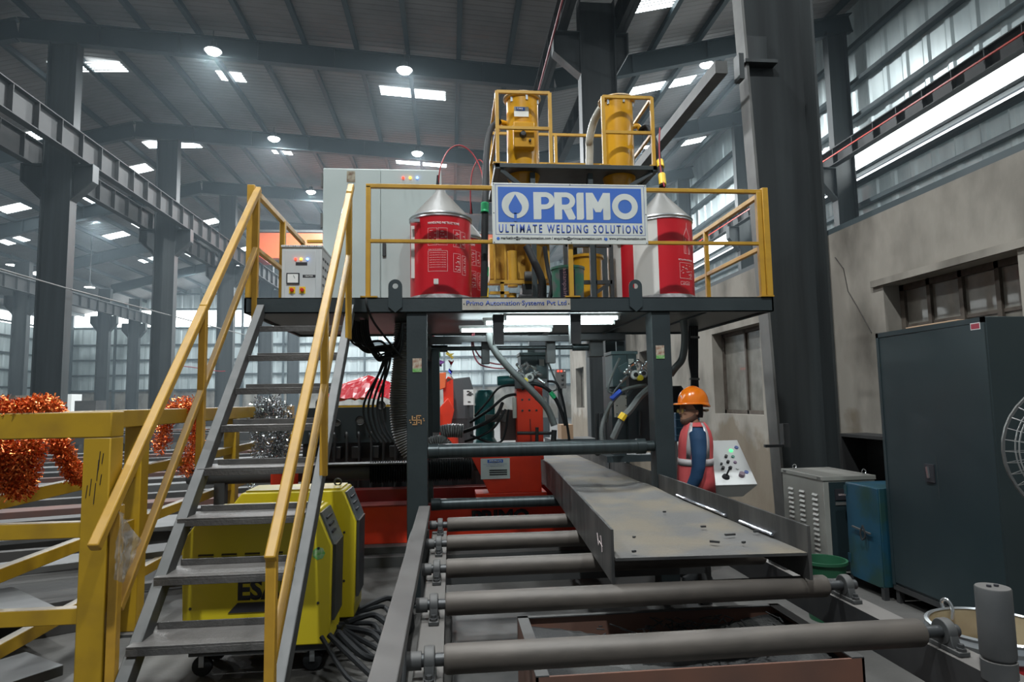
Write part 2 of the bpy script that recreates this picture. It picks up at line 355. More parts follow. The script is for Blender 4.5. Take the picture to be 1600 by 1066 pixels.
# ---- crane girders
def girder(X, z0, z1, Y0, Y1, label, step=1.05, rail=True):
    t = T('crane_girder', label, 'crane girder', (X, (Y0+Y1)/2, z0), 'crane runway girders')
    g = MB(); g.box(X-.01, X+.01, Y0, Y1, z0, z1); g.box(X-.15, X+.15, Y0, Y1, z1-.03, z1); g.box(X-.13, X+.13, Y0, Y1, z0, z0+.03)
    y = Y0+.3
    while y < Y1: g.box(X-.14, X+.14, y-.015, y+.015, z0+.02, z1-.02); y += step
    g.build('ribbed_beam', dark_girder, t)
    if rail: MB().box(X-.035, X+.035, Y0, Y1, z1, z1+.07).build('crane_rail', column_edge, t)
    return t
dark_girder = mat('girder_paint', (.024, .022, .021), .65, c2=(.014, .014, .014), ns=2)
girder(-11.15, 9.16, 9.95, 6, 57, 'long ribbed crane girder running back along the left columns, nave side')
girder(-12.82, 9.16, 9.95, 6, 57, 'second crane girder behind the left columns, outer side')
girder(-24.35, 8.32, 9.1, 20, 57, 'distant ribbed crane girder of the outer left row, above the pale strip window')
girder(2.95, 11.11, 11.8, 4, 57, 'crane girder overhead on the hopper side of the middle columns')
girder(4.5, 11.11, 11.8, 4, 57, 'crane girder overhead on the wall side of the middle columns')
g = girder(13.3, 9.53, 10.1, 2, 57, 'crane girder in front of the bright strip window high on the right')
MB().box(13.08, 13.12, 2, 57, 9.78, 9.82).build('conductor_bar', red_paint, g)['label'] = 'red conductor bar'
br = MB().bar((3.2, 6.9, 5.5), (3.2, 15.5, 5.5), .15, .15); tag(br.build('tie_beam', mat('tie_grey', (.085, .085, .08), .6, c2=(.06, .06, .058))), 'light grey square beam running back from the massive column toward the rear', 'beam')
cb = T('bridge_crane', 'orange overhead crane bridge seen behind the small control box on the platform', 'crane', (-4, 38, 10.1))
MB().box(-11.1, 2.8, 37.6, 38.2, 10.1, 11.6).build('bridge_girder', orange_light, cb)
mb = MB().box(-11.1, 2.8, 37.5, 38.3, 11.62, 11.75)
mb.build('walkway', column_edge, cb); MB().box(-11.3, -10.6, 36.8, 39, 9.98, 10.5).build('end_carriage', red_paint, cb)
tag(MB().tube([PX(905, -100, 2.6), PX(842, 140, 2.6)], .025, 6).build('conduit_pipe', red_wire), 'thin reddish pipe running back under the roof left of the bracketed column', 'pipe')
# ---- walls
fw_ = T('wall_back', None, None, (0, 58, 0)); ST(fw_)
def wallset(zs, parent, seg):
    for z0, z1 in zs: r = seg(z0, z1); r.parent = parent; r.location -= wloc(parent)
wallset(((3.0, 8.55), (9.95, 15.9)), fw_, lambda a, b: ribbed('wall_sheet', ((-34, 58, a), (48.6, 0, 0), (0, 0, b-a)), 0, (0, -1, 0), .05, sheet_mat, .9))
MB().box(-34, 14.6, 57.9, 58.2, 0, 3.0).build('plinth', concrete, fw_)
for z in (3.05, 4.35, 5.65, 6.95, 8.4, 10.05, 11.4, 12.8): MB().box(-34, 14.6, 57.7, 57.85, z-.07, z+.07).build('girt', girt_mat, fw_)
for i in range(14): MB().box(-32+3.5*i-.08, -32+3.5*i+.08, 57.5, 57.7, 0, 12.5).build('wall_post', girt_mat, fw_)
ST(MB().box(-34, 14.6, 57.9, 57.95, 8.55, 9.95).build('window_%d' % (wn+1), stripwin_mat))
wl = T('wall_left', None, None, (-33.5, 20, 0)); ST(wl)
wallset(((2.0, 8.2), (9.2, 10.5)), wl, lambda a, b: ribbed('wall_sheet', ((-33.5, 6, a), (0, 52, 0), (0, 0, b-a)), 0, (1, 0, 0), .05, sheet_mat, .9))
MB().box(-33.7, -33.4, 6, 58, 0, 2).build('plinth', concrete, wl)
for z in (3.3, 4.6, 5.9, 7.2, 8.3): MB().box(-33.3, -33.2, 6, 58, z-.07, z+.07).build('girt', girt_mat, wl)
ST(MB().box(-33.6, -33.55, 6, 58, 8.2, 9.2).build('window_%d' % (wn+2), stripwin_mat))
wr = T('wall_right', None, None, (14.5, 20, 0)); ST(wr)
wallset(((0, 9.1), (10.3, 15.9)), wr, lambda a, b: ribbed('wall_sheet', ((14.5, -6, a), (0, 64, 0), (0, 0, b-a)), 0, (-1, 0, 0), .04, sheet_mat, .9))
for z in (4.2, 5.6, 7.0, 8.2, 9.0, 9.375, 11.35, 12.6, 13.9): MB().box(14.2, 14.42, -6, 58, z-.07, z+.07).build('girt', girt_mat, wr)
for z0, z1 in ((9.46, 10.3), (9.1, 9.29)):
    wn += 1; ST(MB().box(14.5, 14.54, -6, 58, z0, z1).build('window_%d' % (wn+2), stripwin_mat))
# ---- concrete partition wall on the right with its steel windows
WINS = ((4.42, 5.95, 1.9, 2.73), (8.55, 10.2, 1.38, 2.68), (13.2, 14.3, 1.36, 2.7), (17.0, 18.2, 1.36, 2.7), (20.5, 21.8, 1.36, 2.7))
XW = 4.33
w = T('wall_partition', None, None, (XW, 10, 0)); ST(w)
mb = MB(); y = 1.0
for (a, b, z0, z1) in WINS:
    mb.box(XW, XW+.25, y, a, 0, 3.47); mb.box(XW, XW+.25, a, b, 0, z0); mb.box(XW, XW+.25, a, b, z1, 3.47); y = b
mb.box(XW, XW+.25, y, 22.8, 0, 3.47); mb.build('concrete', concrete, w)
MB().box(XW+.0, XW+.27, 1.0, 22.8, 3.47, 3.53).build('coping_angle', girt_mat, w)
ledge = MB().box(XW-.03, XW, 4.3, 6.1, 2.735, 2.80); ledge.build('lintel', concrete, w)
cr_ = MB(); pts = [PX(1305, 402, XW-.004), PX(1318, 420, XW-.004), PX(1325, 455, XW-.004), PX(1341, 482, XW-.004), PX(1362, 520, XW-.004)]
for a, b in zip(pts, pts[1:]): cr_.bar(a, b, .006, .008, (1, 0, 0))
cr_.build('wall_crack', mat('crack_dark', (.05, .045, .04), .9), w)
pane_m = mat('dusty_pane', (.2, .19, .165), .35, c2=(.13, .12, .1), ns=5, coat=.4); wood_frame = mat('window_frame_brown', (.055, .04, .03), .7, c2=(.09, .075, .06), ns=9)
for i, (a, b, z0, z1) in enumerate(WINS):
    wn += 1; t = T('window_%d' % (wn+2), None, None, (XW+.12, (a+b)/2, z0)); ST(t)
    f = MB(); X = XW+.17
    f.box(X, X+.06, a, a+.06, z0, z1); f.box(X, X+.06, b-.06, b, z0, z1); f.box(X, X+.06, a, b, z0, z0+.06); f.box(X, X+.06, a, b, z1-.06, z1)
    n = 4 if i == 0 else 2
    for k in range(1, n): yy = a+(b-a)*k/n; f.box(X, X+.05, yy-.022, yy+.022, z0, z1)
    if i == 0: f.box(X+.02, X+.05, a, b, 2.3, 2.33)
    f.build('frame', wood_frame, t)
    MB().box(X+.03, X+.035, a, b, z0, z1).build('pane', pane_m, t)
# ---- high bay lamps in view
HB = ((333, 80, -7.5, 20.1, 'high bay lamp shining below the first rafter, left of the middle'), (632, 110, -1.4, 20.1, 'high bay lamp above the pair of ribbed skylights, over the pale cabinet'),
      (428, 217, -7.5, 27.3, 'high bay lamp below the second rafter, left of the middle'), (652, 240, -1.4, 27.4, 'high bay lamp just above the pale cabinet, below the second rafter'),
      (486, 300, -7.5, 34.6, 'high bay lamp beside the left edge of the pale cabinet'), (1104, 101, 9.65, 22.0, 'high bay lamp by the light grey beam at the right, near the massive column'),
      (1010, 228, 9.75, 29.8, 'high bay lamp half hidden behind the hose of the right hopper'))
for px, py, X, Y, lab in HB:
    z = zroof(X)-.55; v = P(px, py, Y); v.z = max(min(v.z, zroof(v.x)-.2), 5)
    t = T('high_bay_lamp', lab, 'lamp', (v.x, Y, v.z), 'high bay lamps under the roof')
    MB().lathe([(0, .28), (.1, .28), (.12, .12), (.26, .02), (.28, .0), (.26, .0)], v, 20).build('housing', dark_steel, t)
    MB().lathe([(0, -.12), (.1, -.11), (.19, -.06), (.24, .01)], v, 20).build('lens', lamp_mat, t)
    MB().box(v.x-.01, v.x+.01, Y-.01, Y+.01, v.z+.28, max(zroof(v.x)-.24, v.z+.3)).build('stem', dark_steel, t)
    lamp('high_bay_light', (v.x, Y, v.z-.14), 900, .3, (.93, .98, 1))
for x, y in ((-7.5, 43), (-1.4, 35.5), (-1.4, 43), (9.7, 36), (-19, 24), (-19, 36), (-19, 50), (-7.5, 51), (-1.4, 51)): lamp('high_bay_light', (x, y, zroof(x)-1), 1400 if y < 49 else 1000, .5, (.93, .98, 1))
for px, py in ((18, 414), (140, 449)):
    v = P(px, py, 40); t = T('high_bay_lamp', 'small distant high bay lamp left of the near crane column' if px < 50 else 'small distant high bay lamp between the crane columns', 'lamp', v, 'high bay lamps under the roof')
    MB().lathe([(0, .28), (.12, .2), (.3, .0)], v, 14).build('housing', dark_steel, t); MB().lathe([(0, -.01), (.27, -.01)], v, 14).build('lens', lamp_mat, t)
    MB().box(v.x-.02, v.x+.02, v.y-.02, v.y+.02, v.z+.28, zroof(v.x)-.1).build('stem', dark_steel, t)
tag(MB().tube([P(-30, 412, 12), P(110, 452, 19.9)], .02, 6).tube([P(110, 452, 19.9), P(262, 492, 27.6), P(400, 528, 36)], .03, 6).build('steel_cable', column_edge), 'thin steel cable strung from the left past the crane columns', 'cable')
# ================================================================ THE PLATFORM GANTRY
XL, XR, YF, YB, ZT, ZB = -1.68, 2.88, 5.4, 7.35, 2.53, 2.40
pl = T('machine_platform', 'charcoal steel platform on four posts carrying drums, hoppers and cabinets', 'platform', (0.6, 6.4, 0))
mb = MB(); mb.box(XL, XR, YF, YF+.02, ZB, ZT); mb.box(XL, XR, YF, YF+.07, ZB, ZB+.012); mb.box(XL, XR, YF, YF+.07, ZT-.012, ZT)
mb.box(XL, XR, YB-.02, YB, ZB, ZT); mb.box(XL, XL+.02, YF, YB, ZB, ZT); mb.box(XR-.02, XR, YF, YB, ZB, ZT)
mb.build('edge_channel', charcoal, pl, bevel=.003)
MB().box(XL+.02, XR-.02, YF+.02, YB-.02, ZT-.012, ZT-.001).build('deck_plate', charcoal, pl)
mb = MB()
for x in (-.95, -.28, .5, 1.1, 1.84, 2.35): mb.box(x-.04, x+.04, YF+.02, YB-.02, ZB+.005, ZT-.013)
mb.build('deck_joists', charcoal_clean, pl)
MB().box(XL+.03, XR-.03, YF+.08, YB-.05, ZB+.02, ZB+.026).build('underside_plate', charcoal_clean, pl)
for x in (-.36, 1.76):
    for y in (YF+.02, YB-.25):
        MB().box(x, x+.17, y, y+.17, 0.02, ZB+.002).build('post', charcoal, pl, bevel=.006)
        MB().box(x-.06, x+.23, y-.05, y+.22, 0, .02).build('foot_plate', charcoal, pl)
for x0 in (-.508, 1.562):
    p = [(x0, 2.40), (x0+.115, 2.40), (x0+.115, 2.62)] + [(x0+.0575+.0575*math.cos(a), 2.62+.0575*math.sin(a)) for a in [PI*k/10 for k in range(1, 10)]] + [(x0, 2.62)]
    # plate with a hole: two halves
    lug = MB(); c = (x0+.0575, 2.625); n = 20; o_ = []; i_ = []
    for k in range(n):
        a = 2*PI*k/n; ca, sa = math.cos(a), math.sin(a); i_.append((c[0]+.024*ca, c[1]+.024*sa))
        if sa >= 0: o_.append((c[0]+.0575*ca, c[1]+.0575*sa))
        else:
            t = min(.0575/max(abs(ca), 1e-6), .225/abs(sa)); o_.append((c[0]+t*ca, c[1]+t*sa))
    for yy in (YF-.016, YF-.001):
        lug.v += [Vector((u, yy, v)) for u, v in o_+i_]
    for k in range(n):
        l = (k+1) % n
        lug.f += [(k, l, n+l, n+k), (2*n+k, 3*n+k, 3*n+l, 2*n+l), (k, 2*n+k, 2*n+l, l), (n+k, n+l, 3*n+l, 3*n+k)]
    lug.build('lifting_lug', charcoal_clean, pl)
for x0 in (.375, 1.05):
    mb = MB().prism([(x0, 2.39), (x0+.095, 2.39), (x0+.09, 2.13), (x0+.01, 2.13)], 'Y', YF+.06, YF+.075); mb.box(x0, x0+.006, YF+.06, YF+.16, 2.13, 2.39)
    mb.build('hanging_bracket', black_paint, pl)
mb = MB().box(-.19, 1.76, 6.3, 6.36, 2.235, 2.29); mb.box(-.19, .12, 6.28, 6.38, 2.215, 2.285); mb.box(1.3, 1.76, 6.28, 6.38, 2.24, 2.3)
mb.build('cross_rail', black_paint, pl)
mb = MB().tube([(-.2, 6.45, 2.18), (1.4, 6.45, 2.18)], .022, 12); mb.tube([(-.19, 6.45, 2.18), (-.02, 6.45, 2.18)], .036, 12); mb.tube([(1.25, 6.45, 2.18), (1.42, 6.45, 2.18)], .036, 12)
mb.build('adjusting_shaft', shaft_steel, pl)
for a_ in ((-.24, -.18, 6.38, 6.52, 2.06, 2.3), (1.42, 1.56, 6.38, 6.52, 2.08, 2.3), (.32, .4, 6.4, 6.5, 2.02, 2.26), (.98, 1.07, 6.4, 6.5, 2.02, 2.27)): B(*a_).build('shaft_bearing', frame_steel, pl, bevel=.004)
MB().box(-.175, -.1, 6.36, 6.5, 1.35, 2.16).build('slide_rail', shaft_steel, pl, bevel=.004)
# stickers on the posts: small plain printed patches
for (x, z, s_) in ((-.31, 1.90, 0), (1.79, 1.99, 0)):
    st = MB().box(x, x+.075, YF+.016, YF+.0195, z, z+.115).build('sticker', mat('sticker_print', (.3, .13, .08), .5, c2=(.55, .5, .4), ns=30), pl)
    MB().box(x, x+.075, YF+.0145, YF+.0165, z, z+.03).build('sticker_edge', mat('sticker_green', (.08, .4, .05), .5, c2=(.4, .5, .3), ns=40), pl)
cx_, cz_ = -.277, 1.50; sw = MB(); yy = YF+.016
gold = mat('gold_print', (.5, .28, .12), .5)
for r_ in range(4):
    a = r_*PI/2; ca, sa = math.cos(a), math.sin(a)
    def q_(u, v): v = -v; return (cx_+u*ca-v*sa, yy, cz_+u*sa+v*ca)
    sw.bar(q_(0, 0), q_(.036, 0), .003, .009, (0, 0, 1) if r_ % 2 == 0 else (1, 0, 0)); sw.bar(q_(.036, -.004), q_(.036, .036), .003, .009, (0, 0, 1) if r_ % 2 else (1, 0, 0))
    sw.bar(q_(.015, .018), q_(.022, .018), .003, .008)
for u, v in ((.02, .02), (-.018, .02), (.018, -.02), (-.02, -.02), (.056, .01), (-.056, .0), (.06, -.005), (-.05, -.02)): sw.lathe([(0, -.002), (.006, -.001), (.006, 0)], (cx_+u, yy, cz_+v), 8, axis='Y')
sw.build('painted_emblem', gold, pl, smooth=False)
# name plate on the platform edge
nprt = T('name_plate', 'white name plate with blue lettering screwed to the platform edge', 'sign', (.57, YF-.01, 2.42))
B(.11, 1.04, YF-.012, YF-.002, 2.42, 2.517).build('plate', mat('aged_white_plate', (.5, .48, .43), .5, c2=(.4, .36, .3), ns=7), nprt)
text('Primo Automation·Systems Pvt Ltd', .86, .055, ink_blue, nprt, .145, YF-.014, 2.445, bold=.012)
for x in (.125, 1.025): MB().lathe([(0, -.004), (.005, -.003), (.006, 0)], (x, YF-.012, 2.47), 8, axis='Y').build('screw', dark_steel, nprt)
# tube lights
for i, (x0, x1, y, z, lab) in enumerate(((.50, 1.49, 5.55, 2.365, 'lit fluorescent tube directly behind the platform front edge, right'), (.33, 1.49, 5.72, 2.345, 'lit fluorescent tube just below and behind the first one under the platform'),
                                  (.12, .98, 6.18, 2.33, 'lit fluorescent tube farthest back under the platform, to the left'))):
    t = T('tube_light', lab, 'lamp', ((x0+x1)/2, y, z), 'tube lights under the platform')
    B(x0-.03, x1+.03, y-.02, y+.02, z+.02, z+.05).build('batten', white, t)
    MB().tube([(x0, y, z), (x1, y, z)], .014, 10).build('glass_tube', tube_mat, t)
    d = MB().box(x0-.02, x0, y-.015, y+.015, z-.015, z+.022); d.box(x1, x1+.02, y-.015, y+.015, z-.015, z+.022); d.build('end_cap', white, t)
# ---- yellow guard rails round the deck: separate welded panels
def rail(name, label, tops, posts, group='yellow guard rails on the platform', flat=()):
    t = T(name, label, 'railing', posts[0][0], group)
    for p, q, w, h in tops: MB().bar(p, q, w, h).build('rail', yellow, t, bevel=.004)
    for p, q, w in posts: MB().bar(p, q, w, w, (0, 1, 0)).build('post', yellow, t, bevel=.004)
    for f in flat: MB().box(*f).build('foot_plate', yellow, t)
    return t
y = YF+.03
rail('guard_rail', 'yellow front guard rail with the large sign, drums behind it', [((-.7, y, 3.50), (2.83, y, 3.50), .04, .035), ((-.68, y, 3.02), (2.8, y, 3.02), .035, .03)],
     [((-.68, y, ZT), (-.68, y, 3.5), .04), ((1.06, y, ZT), (1.06, y, 3.0), .04), ((2.80, y, ZT), (2.80, y, 3.5), .045)], flat=((-.74, -.6, y-.04, y+.04, ZT, ZT+.012), (1.0, 1.13, y-.04, y+.04, ZT, ZT+.012)))
rail('guard_rail', 'yellow side guard rail at the right end of the platform, with a wide corner post', [((2.85, y, 3.49), (2.85, YB, 3.49), .04, .045), ((2.85, y, 3.0), (2.85, YB, 3.0), .04, .04)],
     [((2.853, y-.01, ZT), (2.853, y-.01, 3.53), .055), ((2.85, 6.75, ZT), (2.85, 6.75, 3.49), .045), ((2.85, YB-.03, ZT), (2.85, YB-.03, 3.49), .045)], flat=((2.76, 2.88, y-.05, y+.04, ZT, ZT+.012),))
rail('guard_rail', 'yellow side guard rail at the left end of the platform, beside the small control box', [((-1.645, y, 3.47), (-1.645, YB, 3.47), .04, .05), ((-1.645, y, 2.98), (-1.645, YB, 2.98), .04, .04)],
     [((-1.645, y, ZT), (-1.645, y, 3.49), .06), ((-1.645, 6.45, ZT), (-1.645, 6.45, 3.47), .055), ((-1.645, YB-.03, ZT), (-1.645, YB-.03, 3.47), .045)])
rail('guard_rail', 'yellow rear guard rail of the platform behind drums and machinery', [((-1.6, YB-.02, 3.49), (2.8, YB-.02, 3.49), .04, .035), ((-1.6, YB-.02, 3.0), (2.8, YB-.02, 3.0), .035, .03)],
     [((-.6, YB-.02, ZT), (-.6, YB-.02, 3.49), .04), ((.9, YB-.02, ZT), (.9, YB-.02, 3.49), .04)])
# ---- the big sign
sg = T('company_sign', 'white and blue PRIMO sign board on the front guard rail', 'sign', (1.06, YF-.02, 2.99))
sx0, sx1, sz0, sz1 = .376, 1.746, 2.993, 3.53; SW, SH = sx1-sx0, sz1-sz0; sy = YF-.022
B(sx0, sx1, sy, sy+.016, sz0, sz1).build('board', sign_white, sg, bevel=.003)
def sb(u0, u1, v0, v1, m_, name='panel', d=.0015): return B(sx0+u0*SW, sx0+u1*SW, sy-d, sy+.001, sz1-v1*SH, sz1-v0*SH).build(name, m_, sg)
sb(.037, .964, .067, .648, sign_blue, 'blue_panel')
mb = MB()
for a in ((.020, .983, .025, .031), (.020, .983, .848, .854), (.020, .0225, .025, .854), (.9805, .983, .025, .854)): mb.box(sx0+a[0]*SW, sx0+a[1]*SW, sy-.0012, sy, sz1-a[3]*SH, sz1-a[2]*SH)
mb.build('border_line', ink_blue, sg)
ly = sy-.0024
def pt(u, v): return (sx0+u*SW, sz1-v*SH)
LT = MB(); LK = [0]
def plate2(poly): LK[0] += 1; LT.prism(poly, 'Y', ly-.0001*LK[0], ly+.0008)
def rect(u0, u1, v0, v1, r=.0):
    x0, z1_ = pt(u0, v0); x1, z0_ = pt(u1, v1); plate2([(x0, z0_), (x1, z0_), (x1, z1_), (x0, z1_)])
def ring(uc, vc, R_, r_, a0=0, a1=2*PI, sx=1.0):
    cx, cz = pt(uc, vc); n = 36; vs = []
    for k in range(n+1):
        a = a0+(a1-a0)*k/n; vs += [(cx+R_*sx*math.cos(a), ly-.0022, cz+R_*math.sin(a)), (cx+r_*sx*math.cos(a), ly-.0022, cz+r_*math.sin(a))]
    LT.add(vs, [(2*k, 2*k+1, 2*k+3, 2*k+2) for k in range(n)])
def rrect(u0, u1, v0, v1, corners='', r=.02):
    x0, z1_ = pt(u0, v0); x1, z0_ = pt(u1, v1); poly = []
    for nm, cx, cz, a in (('a', x1, z1_, 0), ('b', x0, z1_, 90), ('c', x0, z0_, 180), ('d', x1, z0_, 270)):
        if nm in corners:
            ox = cx-r if nm in 'ad' else cx+r; oz = cz-r if nm in 'ab' else cz+r
            poly += [(ox+r*math.cos(math.radians(a+t)), oz+r*math.sin(math.radians(a+t))) for t in range(0, 91, 15)]
        else: poly.append((cx, cz))
    plate2(poly)
V0, V1 = .147, .598; H_ = (V1-V0)*SH
# P
rrect(.262, .3115, V0, V1, 'd', .012); bw = H_*.315; zc = V0+.315*(V1-V0)
ring(.335, zc, bw, .033, -PI/2, PI/2, 1.12); rect(.262, .336, V0, V0+(bw-.033)/SH); rect(.262, .336, zc+.033/SH, zc+bw/SH)
# R
rrect(.396, .4445, V0, V1, 'd', .012); ring(.468, zc, bw, .033, -PI/2, PI/2, 1.12); rect(.396, .469, V0, V0+(bw-.033)/SH); rect(.396, .469, zc+.033/SH, zc+bw/SH)
a_, b_ = pt(.452, .42), pt(.487, V1); c_, d_ = pt(.532, V1-.035), pt(.503, .40); e_ = pt(.522, V1)
plate2([a_, b_, e_, c_, d_])
# I, M
rrect(.539, .586, V0, V1, 'bd', .022)
rrect(.600, .645, V0, V1, 'd', .014); rrect(.711, .758, V0, V1, 'd', .018)
plate2([pt(.600, V0), pt(.6, .19), pt(.662, .47), pt(.690, .47), pt(.69, .36), pt(.645, V0)]); plate2([pt(.758, V0), pt(.758, .19), pt(.695, .47), pt(.667, .47), pt(.667, .36), pt(.713, V0)])
# O and the drop emblem
ring(.854, .372, .116, .062); ring(.146, .368, .118, .0, 0, 2*PI)
LT.build('white_lettering', sign_white, sg, smooth=False)
DR = MB(); cx, cz = pt(.146, .385); poly = [(cx, cz+.105)] + [(cx+.058*math.cos(a)*1.0, cz-.012+.058*math.sin(a)) for a in [math.radians(d) for d in range(25, -206, -15)]]
DR.prism(poly, 'Y', ly-.004, ly-.0025); x_, z_ = pt(.146, .60); DR.box(cx-.012, cx+.012, ly-.004, ly-.0025, cz-.135, cz-.06)
DR.build('drop_emblem', sign_blue, sg, smooth=False)
text('ULTIMATE WELDING SOLUTIONS', .925*SW, .052*1.45, ink_blue, sg, sx0+.04*SW, sy-.002, sz1-.822*SH, bold=.022, sp=1.45)
text('marketing@primoautomation.com / enquiries@primoautomation.com  /', .665*SW, .034, ink_black, sg, sx0+.052*SW, sy-.002, sz1-.945*SH, bold=.02)
text('www.primoautomation.com', .24*SW, .030, ink_black, sg, sx0+.744*SW, sy-.002, sz1-.94*SH, bold=.02)
for u in (.035, .724):
    x_, z_ = pt(u, .918); MB().lathe([(0, -.003), (.014, -.002), (.014, 0)], (x_, sy, z_), 14, axis='Y').build('round_mark', sign_blue, sg)
for u, v in ((.01, .02), (.5, .02), (.99, .02), (.01, .98), (.5, .98), (.99, .98), (.01, .5), (.99, .5)):
    x_, z_ = pt(u, v); MB().lathe([(0, -.003), (.005, -.002), (.005, 0)], (x_, sy, z_), 8, axis='Y').build('screw', dark_steel, sg)

# ---- tall pale cabinet
cb = T('electrical_cabinet', 'tall pale grey double-door electrical cabinet on the platform', 'cabinet', (-.65, 6.45, ZT))
cy, cx0, cx1, cz1 = 6.2, -1.215, -.07, 3.945
B(cx0, cx1, cy+.02, cy+.55, ZT, cz1).build('body', white_enamel, cb, bevel=.006)
for a, b in ((cx0+.006, -.663), (-.655, cx1-.006)): B(a, b, cy, cy+.02, ZT+.04, cz1-.012).build('door', white_enamel, cb, bevel=.004)
hd = B(-.64, -.605, cy-.02, cy, 3.06, 3.2).build('door_handle', black_paint, cb, bevel=.006)
for px, g in ((630, glow_red), (641, glow_amber), (652, glow_blue)):
    v = P(px, 278, cy); MB().lathe([(0, -.02), (.01, -.018), (.013, 0)], v, 12, axis='Y').build('pilot_light', g, cb)
st = B(-.985, -.905, cy-.004, cy, 3.80, 3.91).build('sticker', mat('torn_sticker', (.12, .06, .03), .6, c2=(.4, .38, .28), ns=18), cb)
for z in (3.75, 3.35, 3.0): B(cx0-.018, cx0, cy+.01, cy+.05, z, z+.14).build('hinge', column_edge, cb)
# ---- small control box
sc = T('control_box', 'light grey control box with meter and red switches, left on the platform', 'control box', (-1.3, 5.95, ZT))
bx0, bx1, by = -1.475, -1.13, 5.75
B(bx0, bx1, by+.008, by+.45, ZT, 3.055).build('body', light_box, sc, bevel=.004)
B(bx0-.006, bx1+.006, by-.004, by+.456, 3.04, 3.06).build('lid', light_box, sc, bevel=.003)
B(bx0+.03, bx1-.05, by, by+.008, ZT+.01, 3.01).build('door', light_box, sc, bevel=.002)
for k in range(5):
    for j in range(4): x = bx0+.035+k*.062+j*.009; B(x, x+.004, by-.006, by-.003, 3.045, 3.056).build('vent_slot', ink_black, sc) if j % 2 == 0 else None
def onbox(px, py): return P(px, py, by)
for px, g in ((462, glow_red), (470.5, glow_amber), (480.5, glow_blue)):
    v = onbox(px, 405); MB().lathe([(0, -.016), (.009, -.014), (.011, 0)], v, 12, axis='Y').build('pilot_light', g, sc)
a, b = onbox(448, 427), onbox(468, 444)
fm = B(a.x, b.x, by-.012, by, b.z, a.z).build('meter_frame', ink_black, sc)
B(a.x+.01, b.x-.01, by-.014, by-.011, b.z+.01, a.z-.01).build('meter_face', white, sc); MB().bar((a.x+.06, by-.015, a.z-.02), (a.x+.075, by-.015, a.z-.05), .002, .003).build('meter_needle', ink_black, sc)
for px in (456.5, 472.5):
    v = onbox(px, 453.5); B(v.x-.027, v.x+.027, by-.004, by, v.z-.03, v.z+.03).build('switch_plate', yellow_tape, sc)
    MB().lathe([(0, -.03), (.016, -.028), (.018, 0)], v, 14, axis='Y').build('rotary_switch', mat('switch_red', (.5, .02, .01), .4), sc)
text('HEAT UP', .07, .018, ink_white, sc, *onbox(463, 413.5), name='label_text'); v = onbox(462, 414); B(v.x, v.x+.1, by-.0015, by, v.z-.005, v.z+.024).build('label_plate', ink_black, sc)
v = onbox(473, 433); B(v.x, v.x+.11, by-.0015, by, v.z-.005, v.z+.02).build('label_plate', ink_black, sc); text('HEATER', .07, .013, white, sc, v.x+.02, by-.003, v.z+.001, name='label_text')
lv = MB()
for k in range(4):
    for j in range(5): y0 = by+.06+k*.1; lv.box(bx1, bx1+.004, y0, y0+.05, 2.62+j*.08, 2.64+j*.08)
lv.build('louvres', dark_steel, sc)

